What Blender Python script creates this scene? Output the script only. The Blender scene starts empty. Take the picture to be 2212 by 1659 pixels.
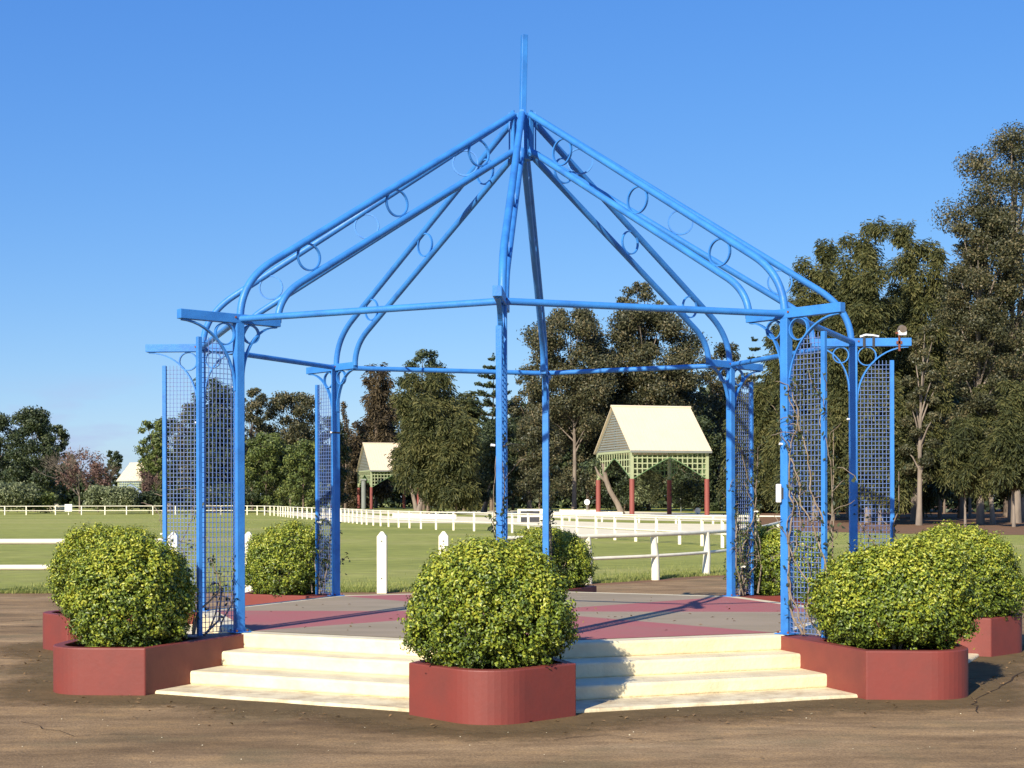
import bpy, math, random
import numpy as np
from mathutils import Vector, Matrix
PI = math.pi
# ------------------------------------------------------------------ camera
scene = bpy.context.scene
EYE = 1.6247                    # eye height above the ground, metres
FPX, PX0, HOR = 3129.0, 1106.0, 1076.0   # focal length, principal x, horizon row (2212 px wide photograph)
cam_d = bpy.data.cameras.new('camera'); cam = bpy.data.objects.new('camera', cam_d)
scene.collection.objects.link(cam); scene.camera = cam
cam.location = (0, 0, EYE)
cam.rotation_euler = (Matrix.Rotation(PI / 2, 3, 'X') @ Matrix.Rotation(-0.0022, 3, 'Z')).to_euler()
cam_d.sensor_width = 36; cam_d.lens = 36 * FPX / 2212
cam_d.shift_y = 246.5 / 2212
cam_d.clip_end = 3000; cam_d.clip_start = 0.1
# ------------------------------------------------------------------ sun, sky, exposure
AZ, EL = math.radians(26), math.radians(30)      # shadows run forward and to the right
to_sun = Vector((-math.sin(AZ) * math.cos(EL), -math.cos(AZ) * math.cos(EL), math.sin(EL)))
sun_d = bpy.data.lights.new('sun', 'SUN'); sun = bpy.data.objects.new('sun', sun_d)
scene.collection.objects.link(sun)
sun_d.energy = 5.0; sun_d.angle = math.radians(0.5); sun_d.color = (1.0, 0.92, 0.78)
sun.rotation_euler = to_sun.to_track_quat('Z', 'Y').to_euler(); sun.location = (-20, -30, 40)
world = bpy.data.worlds.new('World'); scene.world = world; world.use_nodes = True
wn, wl = world.node_tree.nodes, world.node_tree.links
bg = wn['Background']
sky = wn.new('ShaderNodeTexSky'); sky.sky_type = 'NISHITA'; sky.sun_disc = False
sky.sun_elevation = EL; sky.sun_rotation = PI + AZ
sky.altitude = 0; sky.air_density = 1.0; sky.dust_density = 0.35; sky.ozone_density = 4.0
bg.inputs['Strength'].default_value = 0.113
# a few faint low clouds, far left near the horizon
geo = wn.new('ShaderNodeNewGeometry'); mp = wn.new('ShaderNodeMapping'); mp.inputs['Scale'].default_value = (9, 9, 34)
tc = wn.new('ShaderNodeTexCoord')
nz = wn.new('ShaderNodeTexNoise'); nz.inputs['Scale'].default_value = 1.3; nz.inputs['Detail'].default_value = 5
cr = wn.new('ShaderNodeValToRGB'); cr.color_ramp.elements[0].position = 0.50; cr.color_ramp.elements[1].position = 0.66
sep = wn.new('ShaderNodeSeparateXYZ')
m1 = wn.new('ShaderNodeMapRange'); m1.inputs['From Min'].default_value = 0.085; m1.inputs['From Max'].default_value = 0.03
m2 = wn.new('ShaderNodeMapRange'); m2.inputs['From Min'].default_value = -0.20; m2.inputs['From Max'].default_value = -0.25
mm = wn.new('ShaderNodeMath'); mm.operation = 'MULTIPLY'; mm2 = wn.new('ShaderNodeMath'); mm2.operation = 'MULTIPLY'
mm3 = wn.new('ShaderNodeMath'); mm3.operation = 'MULTIPLY'; mm3.inputs[1].default_value = 0.85
mix = wn.new('ShaderNodeMixRGB'); mix.inputs['Color2'].default_value = (2.75, 3.05, 4.9, 1)
wl.new(tc.outputs['Generated'], mp.inputs['Vector']); wl.new(mp.outputs[0], nz.inputs['Vector'])
wl.new(nz.outputs['Fac'], cr.inputs['Fac']); wl.new(tc.outputs['Generated'], sep.inputs[0])
wl.new(sep.outputs['Z'], m1.inputs['Value']); wl.new(sep.outputs['X'], m2.inputs['Value'])
wl.new(m1.outputs[0], mm.inputs[0]); wl.new(m2.outputs[0], mm.inputs[1])
wl.new(mm.outputs[0], mm2.inputs[0]); wl.new(cr.outputs['Color'], mm2.inputs[1])
wl.new(mm2.outputs[0], mm3.inputs[0]); wl.new(mm3.outputs[0], mix.inputs['Fac'])
hsv = wn.new('ShaderNodeHueSaturation'); hsv.inputs['Saturation'].default_value = 1.22; hsv.inputs['Hue'].default_value = 0.508
scs = wn.new('ShaderNodeSeparateColor'); scc = wn.new('ShaderNodeCombineColor'); wl.new(sky.outputs[0], hsv.inputs['Color']); wl.new(hsv.outputs[0], scs.inputs[0])
for i_, (a_, g_) in enumerate(((.56, .80), (.665, .69), (.895, .44))):   # clear deep winter sky: less white towards the horizon
    p1 = wn.new('ShaderNodeMath'); p1.operation = 'MULTIPLY'; p1.inputs[1].default_value = .1657
    p2 = wn.new('ShaderNodeMath'); p2.operation = 'POWER'; p2.inputs[1].default_value = g_
    p3 = wn.new('ShaderNodeMath'); p3.operation = 'MULTIPLY'; p3.inputs[1].default_value = a_ / .1657
    wl.new(scs.outputs[i_], p1.inputs[0]); wl.new(p1.outputs[0], p2.inputs[0]); wl.new(p2.outputs[0], p3.inputs[0]); wl.new(p3.outputs[0], scc.inputs[i_])
pass; wl.new(scc.outputs[0], mix.inputs['Color1']); wl.new(mix.outputs[0], bg.inputs['Color'])
scene.view_settings.view_transform = 'Standard'; scene.view_settings.look = 'None'
scene.view_settings.exposure = 0.55; scene.view_settings.gamma = 1.0; scene.view_settings.use_curve_mapping = False

# ------------------------------------------------------------------ helpers
rng = np.random.default_rng(7)
COL = scene.collection
def gx(px, d): return (px - PX0) / FPX * d
def gz(py, d): return EYE + (HOR - py) / FPX * d
def gp(px, py):                     # ground point seen at a pixel of the photograph
    d = FPX * EYE / (py - HOR); return (gx(px, d), d)

class MB:
    def __init__(s): s.v = []; s.f = []; s.sm = []
    def add(s, vs, fs, smooth=False):
        b = len(s.v); s.v += [tuple(v) for v in vs]; s.f += [tuple(b + i for i in f) for f in fs]; s.sm += [smooth] * len(fs)
    def box(s, c, size, rot=None):
        hx, hy, hz = size[0] / 2, size[1] / 2, size[2] / 2
        vs = [Vector((x, y, z)) for x in (-hx, hx) for y in (-hy, hy) for z in (-hz, hz)]
        if rot is not None: vs = [rot @ v for v in vs]
        vs = [v + Vector(c) for v in vs]
        s.add(vs, [(0, 1, 3, 2), (4, 6, 7, 5), (0, 4, 5, 1), (2, 3, 7, 6), (0, 2, 6, 4), (1, 5, 7, 3)])
    def bar(s, a, b, w, h, side=None):      # rectangular bar from a to b; side: the direction in which w is measured
        a, b = Vector(a), Vector(b); t = (b - a); L = t.length; t.normalize()
        sd = Vector(side) if side is not None else (Vector((0, 0, 1)).cross(t) if abs(t.z) < .95 else Vector((1, 0, 0)))
        sd = (sd - t * sd.dot(t)).normalized(); u = t.cross(sd)
        vs = []
        for p in (a, b):
            for i, j in ((-1, -1), (1, -1), (1, 1), (-1, 1)): vs.append(p + sd * (i * w / 2) + u * (j * h / 2))
        s.add(vs, [(3, 2, 1, 0), (4, 5, 6, 7), (0, 1, 5, 4), (1, 2, 6, 5), (2, 3, 7, 6), (3, 0, 4, 7)])
    def tube(s, pts, r, n=8, closed=False, caps=True):
        pts = [Vector(p) for p in pts]; m = len(pts)
        rs = r if hasattr(r, '__len__') else [r] * m
        vs = []; ref = None
        for i, p in enumerate(pts):
            if closed: t = pts[(i + 1) % m] - pts[i - 1]
            else: t = pts[min(i + 1, m - 1)] - pts[max(i - 1, 0)]
            t.normalize()
            if ref is None:
                ref = Vector((0, 0, 1)) if abs(t.z) < .9 else Vector((1, 0, 0))
            ref = (ref - t * ref.dot(t)).normalized(); u = t.cross(ref)
            for k in range(n):
                a = 2 * PI * k / n; vs.append(p + ref * (math.cos(a) * rs[i]) + u * (math.sin(a) * rs[i]))
        fs = []
        for i in range(m if closed else m - 1):
            i2 = (i + 1) % m
            for k in range(n): fs.append((i * n + k, i * n + (k + 1) % n, i2 * n + (k + 1) % n, i2 * n + k))
        s.add(vs, fs, True)
        if not closed and caps:
            s.add(vs[:n], [tuple(reversed(range(n)))]); s.add(vs[-n:], [tuple(range(n))])
    def ribbon(s, pts, w, th, side, closed=False):  # flat bar bent along pts, width w along side
        pts = [Vector(p) for p in pts]; m = len(pts); side = Vector(side).normalized(); vs = []
        for i, p in enumerate(pts):
            t = (pts[(i + 1) % m] - pts[i - 1]) if closed else (pts[min(i + 1, m - 1)] - pts[max(i - 1, 0)])
            t.normalize(); u = t.cross(side).normalized()
            for a, b in ((-1, -1), (1, -1), (1, 1), (-1, 1)): vs.append(p + side * (a * w / 2) + u * (b * th / 2))
        fs = []
        for i in range(m if closed else m - 1):
            i2 = (i + 1) % m
            for k in range(4): fs.append((i * 4 + k, i * 4 + (k + 1) % 4, i2 * 4 + (k + 1) % 4, i2 * 4 + k))
        if not closed: fs += [(3, 2, 1, 0), tuple(range(m * 4 - 4, m * 4))]
        s.add(vs, fs)
    def prism(s, poly, z0, z1):
        n = len(poly); vs = [(x, y, z0) for x, y in poly] + [(x, y, z1) for x, y in poly]
        s.add(vs, [tuple(range(n, 2 * n)), tuple(reversed(range(n)))] + [(i, (i + 1) % n, n + (i + 1) % n, n + i) for i in range(n)])
    def build(s, name, mat, parent=None, bevel=0, seg=2):
        me = bpy.data.meshes.new(name); me.from_pydata([tuple(v) for v in s.v], [], s.f)
        me.polygons.foreach_set('use_smooth', s.sm); me.update()
        return link(name, me, mat, parent, bevel, seg)
def link(name, me, mat, parent=None, bevel=0, seg=2):
    o = bpy.data.objects.new(name, me); COL.objects.link(o)
    if mat: me.materials.append(mat)
    if parent: o.parent = parent
    if bevel:
        b = o.modifiers.new('bevel', 'BEVEL'); b.width = bevel; b.segments = seg; b.limit_method = 'ANGLE'; b.angle_limit = math.radians(40)
    return o
def tag(o, label=None, cat=None, group=None, kind=None):
    if label: o['label'] = label
    if cat: o['category'] = cat
    if group: o['group'] = group
    if kind: o['kind'] = kind
    return o
def thing(name, label, cat, loc=(0, 0, 0), group=None, rz=0):
    o = bpy.data.objects.new(name, None); COL.objects.link(o); o.location = loc; o.rotation_euler = (0, 0, rz)
    o.empty_display_size = 0.3
    return tag(o, label, cat, group)

# ------------------------------------------------------------------ materials
def mat_new(name, rough=0.6, spec=0.5):
    m = bpy.data.materials.new(name); m.use_nodes = True
    b = m.node_tree.nodes['Principled BSDF']; b.inputs['Roughness'].default_value = rough
    b.inputs['Specular IOR Level'].default_value = spec
    return m, m.node_tree.nodes, m.node_tree.links, b
def ramp(n, stops):
    r = n.new('ShaderNodeValToRGB'); e = r.color_ramp.elements
    while len(e) < len(stops): e.new(0.5)
    for i, (p, c) in enumerate(stops): e[i].position = p; e[i].color = (*c, 1)
    return r
def noise(n, l, scale, detail=4, rough=.55, coord='Object', vec=None, stretch=None):
    t = n.new('ShaderNodeTexNoise'); t.inputs['Scale'].default_value = scale; t.inputs['Detail'].default_value = detail; t.inputs['Roughness'].default_value = rough
    c = n.new('ShaderNodeTexCoord'); src = c.outputs[coord]
    if stretch:
        mp_ = n.new('ShaderNodeMapping'); mp_.inputs['Scale'].default_value = stretch; l.new(src, mp_.inputs['Vector']); src = mp_.outputs[0]
    l.new(src, t.inputs['Vector']); return t
def painted(name, col, dirt, rough=.5, scale=6, amt=.35, bump=.15, bscale=60, spec=.5, streak=None):
    m, n, l, b = mat_new(name, rough, spec)
    t = noise(n, l, scale, 6, .6, stretch=streak); r = ramp(n, [(.42, (0, 0, 0)), (.75, (1, 1, 1))]); l.new(t.outputs['Fac'], r.inputs['Fac'])
    mu = n.new('ShaderNodeMath'); mu.operation = 'MULTIPLY'; mu.inputs[1].default_value = amt; l.new(r.outputs['Color'], mu.inputs[0])
    mx = n.new('ShaderNodeMixRGB'); mx.inputs['Color1'].default_value = (*col, 1); mx.inputs['Color2'].default_value = (*dirt, 1)
    l.new(mu.outputs[0], mx.inputs['Fac']); l.new(mx.outputs[0], b.inputs['Base Color'])
    t2 = noise(n, l, bscale, 3); bp = n.new('ShaderNodeBump'); bp.inputs['Strength'].default_value = bump; bp.inputs['Distance'].default_value = .01
    l.new(t2.outputs['Fac'], bp.inputs['Height']); l.new(bp.outputs[0], b.inputs['Normal'])
    rr = n.new('ShaderNodeMapRange'); rr.inputs['To Min'].default_value = rough - .1; rr.inputs['To Max'].default_value = rough + .18
    l.new(t.outputs['Fac'], rr.inputs['Value']); l.new(rr.outputs[0], b.inputs['Roughness'])
    return m
M = {}
def blue_mat():
    m, n, l, b = mat_new('blue_paint', .42, .35)
    t = noise(n, l, 5, 6, .6); r1 = ramp(n, [(.30, (.048, .235, .61)), (.55, (.037, .19, .53)), (.75, (.028, .135, .40))]); l.new(t.outputs['Fac'], r1.inputs['Fac'])
    c = noise(n, l, 38, 5, .75); r2 = ramp(n, [(.665, (0, 0, 0)), (.70, (1, 1, 1))]); l.new(c.outputs['Fac'], r2.inputs['Fac'])
    mx = n.new('ShaderNodeMixRGB'); mx.inputs['Color2'].default_value = (.09, .075, .10, 1)
    l.new(r2.outputs[0], mx.inputs['Fac']); l.new(r1.outputs[0], mx.inputs['Color1']); l.new(mx.outputs[0], b.inputs['Base Color'])
    rr = n.new('ShaderNodeMapRange'); rr.inputs['To Min'].default_value = .28; rr.inputs['To Max'].default_value = .58; l.new(t.outputs['Fac'], rr.inputs['Value']); l.new(rr.outputs[0], b.inputs['Roughness'])
    bp = n.new('ShaderNodeBump'); bp.inputs['Strength'].default_value = .25; bp.inputs['Distance'].default_value = .01; l.new(c.outputs['Fac'], bp.inputs['Height']); l.new(bp.outputs[0], b.inputs['Normal'])
    return m
M['blue'] = blue_mat()
M['wire'] = painted('blue_wire', (.10, .18, .42), (.20, .20, .24), .5, 12, .6)
M['cream'] = painted('cream_step_paint', (.76, .66, .42), (.40, .30, .17), .6, 3.0, .55, .5, 30)
M['cream_dirty'] = painted('soiled_cream_paint', (.74, .63, .40), (.32, .21, .11), .7, 5.0, .85, .6, 30)
M['red'] = painted('red_planter_paint', (.200, .038, .027), (.13, .034, .026), .55, 3.5, .6, .12, 25)
M['white'] = painted('white_timber_paint', (.84, .77, .58), (.45, .40, .30), .55, 5, .4)
M['roofm'] = painted('cream_metal_roof', (.74, .60, .41), (.55, .46, .30), .4, .5, .3)
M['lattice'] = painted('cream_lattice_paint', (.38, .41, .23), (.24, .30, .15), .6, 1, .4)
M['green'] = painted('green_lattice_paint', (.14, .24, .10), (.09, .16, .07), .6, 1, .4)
M['grey'] = painted('grey_lattice_paint', (.22, .235, .21), (.14, .14, .12), .6, 1, .4)
M['column'] = painted('red_column_paint', (.25, .062, .048), (.18, .05, .04), .6, 1, .4)
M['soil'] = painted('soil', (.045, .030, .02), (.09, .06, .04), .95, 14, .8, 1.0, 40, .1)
M['dark'] = painted('dark_fitting', (.03, .03, .035), (.07, .06, .05), .5, 8, .4)
M['plastic'] = painted('white_plastic', (.82, .82, .78), (.55, .53, .48), .4, 8, .2)
M['bark'] = painted('grey_brown_bark', (.20, .15, .11), (.07, .05, .04), .9, 3, .9, .8, 8, .15, streak=(1, 1, .25))
M['palebark'] = painted('pale_bark', (.26, .21, .165), (.10, .08, .065), .9, 2, .9, .6, 8, .15, streak=(1, 1, .3))
M['vine'] = painted('vine_stem', (.20, .15, .11), (.40, .34, .26), .85, 9, .8, .6, 60, .15)

# paving, floor, grass
def ground_mat():
    m, n, l, b = mat_new('worn_asphalt', .92, .2)
    big = noise(n, l, .55, 5, .6, stretch=(.5, 1.5, 1)); r1 = ramp(n, [(.30, (.155, .096, .043)), (.45, (.26, .166, .078)), (.60, (.33, .215, .106)), (.74, (.43, .295, .155))])
    l.new(big.outputs['Fac'], r1.inputs['Fac'])
    mid = noise(n, l, 3.2, 8, .7, stretch=(.45, 1.3, 1)); r2 = ramp(n, [(.32, (.55, .52, .50)), (.52, (1.0, 1.0, 1.0)), (.68, (1.42, 1.36, 1.2))]); l.new(mid.outputs['Fac'], r2.inputs['Fac'])
    mx = n.new('ShaderNodeMixRGB'); mx.blend_type = 'MULTIPLY'; mx.inputs['Fac'].default_value = .8
    l.new(r1.outputs[0], mx.inputs['Color1']); l.new(r2.outputs[0], mx.inputs['Color2'])
    fine = noise(n, l, 55, 3, .7); r3 = ramp(n, [(.35, (.62, .62, .62)), (.66, (1.3, 1.3, 1.3))]); l.new(fine.outputs['Fac'], r3.inputs['Fac'])
    mx2 = n.new('ShaderNodeMixRGB'); mx2.blend_type = 'MULTIPLY'; mx2.inputs['Fac'].default_value = .7
    l.new(mx.outputs[0], mx2.inputs['Color1']); l.new(r3.outputs[0], mx2.inputs['Color2'])
    # mossy green-grey tint patches
    mo = noise(n, l, .9, 4, .6); r4 = ramp(n, [(.52, (0, 0, 0)), (.68, (.5, .5, .5))]); l.new(mo.outputs['Fac'], r4.inputs['Fac'])
    mx3 = n.new('ShaderNodeMixRGB'); mx3.inputs['Color2'].default_value = (.17, .135, .065, 1)
    l.new(r4.outputs[0], mx3.inputs['Fac']); l.new(mx2.outputs[0], mx3.inputs['Color1']); l.new(mx3.outputs[0], b.inputs['Base Color'])
    # cracks
    bp = n.new('ShaderNodeBump'); bp.inputs['Strength'].default_value = .6; bp.inputs['Distance'].default_value = .012
    l.new(fine.outputs['Fac'], bp.inputs['Height']); l.new(bp.outputs[0], b.inputs['Normal'])
    return m
M['asphalt'] = ground_mat()
def grass_mat():
    m, n, l, b = mat_new('mown_grass', .9, .15)
    a = noise(n, l, .12, 6, .6, stretch=(.35, 1, 1)); r = ramp(n, [(.32, (.275, .295, .070)), (.5, (.33, .345, .082)), (.72, (.43, .39, .14))]); l.new(a.outputs['Fac'], r.inputs['Fac'])
    c = noise(n, l, 2.2, 8, .7, stretch=(.5, 1, 1)); r2 = ramp(n, [(.32, (.60, .62, .6)), (.68, (1.3, 1.25, 1.2))]); l.new(c.outputs['Fac'], r2.inputs['Fac'])
    mx = n.new('ShaderNodeMixRGB'); mx.blend_type = 'MULTIPLY'; mx.inputs['Fac'].default_value = .8
    l.new(r.outputs[0], mx.inputs['Color1']); l.new(r2.outputs[0], mx.inputs['Color2'])
    fi = noise(n, l, 30, 3, .7); bp = n.new('ShaderNodeBump'); bp.inputs['Strength'].default_value = .9; bp.inputs['Distance'].default_value = .04
    l.new(fi.outputs['Fac'], bp.inputs['Height']); l.new(bp.outputs[0], b.inputs['Normal']); l.new(mx.outputs[0], b.inputs['Base Color'])
    return m
M['grass'] = grass_mat()
M['sand'] = painted('pale_sand', (.84, .74, .50), (.50, .42, .28), .9, .8, .5, .5, 10, .1)
M['litter'] = painted('leaf_litter', (.22, .12, .065), (.12, .09, .05), .95, .9, .8, 1, 6, .1)
M['collar'] = painted('mossy_dirt', (.17, .115, .055), (.11, .078, .038), .95, 4.0, .9, 1, 30, .1)
M['dead'] = painted('dry_leaf', (.22, .13, .05), (.10, .06, .03), .8, 9, .8)
M['floor_red'] = painted('floor_red_paint', (.38, .125, .112), (.30, .165, .13), .75, 1.8, .6, .4, 60, .25)
M['floor_grey'] = painted('floor_grey_paint', (.34, .265, .175), (.24, .20, .125), .8, 1.8, .8, .4, 60, .25, streak=(.5, 1.4, 1))
M['nosing'] = painted('cream_edge_paint', (.78, .68, .50), (.50, .38, .25), .65, 3, .5, .4, 40)

def leaf_mat(name, stops, transl=.25, rough=.5, spec=.35, zgrad=None):
    m, n, l, b = mat_new(name, rough, spec)
    g = n.new('ShaderNodeNewGeometry'); r = ramp(n, stops)
    src = g.outputs['Random Per Island']
    # clumps of older and younger leaves
    c = n.new('ShaderNodeTexCoord'); t = n.new('ShaderNodeTexNoise'); t.inputs['Scale'].default_value = zgrad[0] if zgrad else .5; t.inputs['Detail'].default_value = 2
    l.new(c.outputs['Object'], t.inputs['Vector'])
    ad = n.new('ShaderNodeMath'); ad.operation = 'MULTIPLY_ADD'; ad.inputs[1].default_value = 1.5; ad.inputs[2].default_value = -.75
    l.new(t.outputs['Fac'], ad.inputs[0])
    s2 = n.new('ShaderNodeMath'); s2.operation = 'ADD'; l.new(src, s2.inputs[0]); l.new(ad.outputs[0], s2.inputs[1])
    last = s2.outputs[0]
    if zgrad and len(zgrad) > 1:      # young yellow growth, plus sunlight painted into the colour, towards the bush top
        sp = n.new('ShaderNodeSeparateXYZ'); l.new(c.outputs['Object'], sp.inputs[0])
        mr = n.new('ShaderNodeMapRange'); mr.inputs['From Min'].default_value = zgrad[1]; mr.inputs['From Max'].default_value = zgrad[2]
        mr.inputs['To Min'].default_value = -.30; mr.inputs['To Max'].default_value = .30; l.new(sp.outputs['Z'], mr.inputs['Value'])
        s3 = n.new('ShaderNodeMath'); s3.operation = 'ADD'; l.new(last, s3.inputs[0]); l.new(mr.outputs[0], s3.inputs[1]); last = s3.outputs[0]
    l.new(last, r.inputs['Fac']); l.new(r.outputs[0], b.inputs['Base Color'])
    if transl:
        tr = n.new('ShaderNodeBsdfTranslucent'); l.new(r.outputs[0], tr.inputs['Color'])
        ms = n.new('ShaderNodeMixShader'); ms.inputs['Fac'].default_value = transl
        out = n['Material Output']; l.new(b.outputs[0], ms.inputs[1]); l.new(tr.outputs[0], ms.inputs[2]); l.new(ms.outputs[0], out.inputs['Surface'])
    return m
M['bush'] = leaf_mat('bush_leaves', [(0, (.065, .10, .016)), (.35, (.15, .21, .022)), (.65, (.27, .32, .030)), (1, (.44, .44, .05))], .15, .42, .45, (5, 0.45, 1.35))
M['euc'] = leaf_mat('dull_olive_leaves', [(0, (0.032, 0.037, 0.018)), (.45, (0.067, 0.070, 0.032)), (.8, (0.117, 0.108, 0.047)), (1, (0.180, 0.145, 0.071))], .18, .5, .35, (.35,))
M['cas'] = leaf_mat('casuarina_needles', [(0, (0.033, 0.041, 0.017)), (.45, (0.074, 0.083, 0.028)), (1, (0.147, 0.136, 0.046))], .2, .6, .2, (.3,))
M['casbrown'] = leaf_mat('brown_casuarina_needles', [(0, (0.035, 0.027, 0.016)), (.5, (0.078, 0.058, 0.032)), (1, (0.134, 0.098, 0.050))], .2, .6, .2, (.3,))
M['darkg'] = leaf_mat('dark_green_leaves', [(0, (0.019, 0.029, 0.015)), (.5, (0.044, 0.064, 0.027)), (1, (0.094, 0.109, 0.043))], .15, .5, .3, (.3,))
M['midg'] = leaf_mat('mid_green_leaves', [(0, (0.052, 0.070, 0.022)), (.5, (0.103, 0.141, 0.036)), (1, (0.207, 0.227, 0.059))], .2, .5, .3, (.35,))
M['pale'] = leaf_mat('grey_green_leaves', [(0, (0.091, 0.111, 0.052)), (.5, (0.169, 0.195, 0.091)), (1, (0.286, 0.299, 0.156))], .2, .5, .3, (.35,))
M['russet'] = leaf_mat('russet_twigs', [(0, (0.080, 0.045, 0.041)), (.5, (0.150, 0.087, 0.070)), (1, (0.239, 0.152, 0.117))], .1, .7, .2, (.35,))
M['blade'] = leaf_mat('grass_blade', [(0, (.14, .17, .04)), (.5, (.24, .27, .065)), (1, (.40, .38, .13))], .3, .6, .2, (.8,))
M['petal'] = painted('white_petals', (.85, .82, .68), (.7, .62, .45), .6, 20, .3)
M['rust'] = painted('rusty_steel', (.20, .06, .03), (.10, .04, .03), .8, 12, .7)

# ------------------------------------------------------------------ gazebo geometry
R = 3.5
GC = Vector((0.0345 * R, 4.4407 * R, 0)); TH = 0.057
NUDGE = {4: .035, 5: -.012}
def ang(k): return TH + k * PI / 4 + NUDGE.get(k, 0)
def frame(a):       # radial and tangential unit vectors
    return Vector((-math.sin(a), -math.cos(a), 0)), Vector((-math.cos(a), math.sin(a), 0))
def P(a, r, off, z):
    u, t = frame(a); return GC + u * (r * R) + t * (off * R) + Vector((0, 0, z * R))
def octo(ap, grow=0): # octagon polygon with apothem ap (in R), true angles
    rr = ap / math.cos(PI / 8) * R + grow
    return [(GC.x - math.sin(TH + k * PI / 4) * rr, GC.y - math.cos(TH + k * PI / 4) * rr) for k in range(8)][::-1]
LV = [.1159, .078, .042, .010]; AP = [.940, 1.034, 1.158, 1.292]
ZF = LV[0]; ZB = ZF + .8165          # floor level, beam centre line

plat = thing('stepped_platform', 'cream stepped octagonal platform with red and grey painted floor under the blue frame', 'platform', (GC.x, GC.y, 0))
def setp(o, par):      # keep world placement under a parent that is only translated
    o.parent = par; o.matrix_parent_inverse = Matrix.Translation(par.location).inverted(); return o
for i in range(4):
    m = MB(); z1 = LV[i] * R; z0 = (LV[i + 1] * R) if i < 3 else -0.02
    poly = octo(AP[i])
    # subdivide each side a little so that edges look hand-trowelled
    pts = []
    for k in range(8):
        a, b = Vector(poly[k]), Vector(poly[(k + 1) % 8])
        for j in range(10):
            q = a.lerp(b, j / 10); w = .008 * (i > 0) + .006 * (i == 3)
            nn = (q - Vector((GC.x, GC.y))).normalized(); q = q + nn * float(rng.uniform(-w, w)) if j else q
            pts.append((q.x, q.y))
    m.prism(pts, z0 - .005, z1)
    setp(m.build('step', M['cream_dirty' if i == 3 else 'cream'], None, .022, 3), plat)
zf = ZF * R + .004
for k in range(8):
    a0, a1 = TH + k * PI / 4, TH + (k + 1) * PI / 4
    rr = .884 / math.cos(PI / 8) * R
    pts = [GC + Vector((0, 0, zf)), GC + Vector((-math.sin(a0) * rr, -math.cos(a0) * rr, zf)), GC + Vector((-math.sin(a1) * rr, -math.cos(a1) * rr, zf))]
    m = MB(); m.add(pts, [(0, 2, 1)])
    setp(m.build('floor_wedge', M['floor_grey'] if k % 2 == 0 else M['floor_red']), plat)

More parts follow.
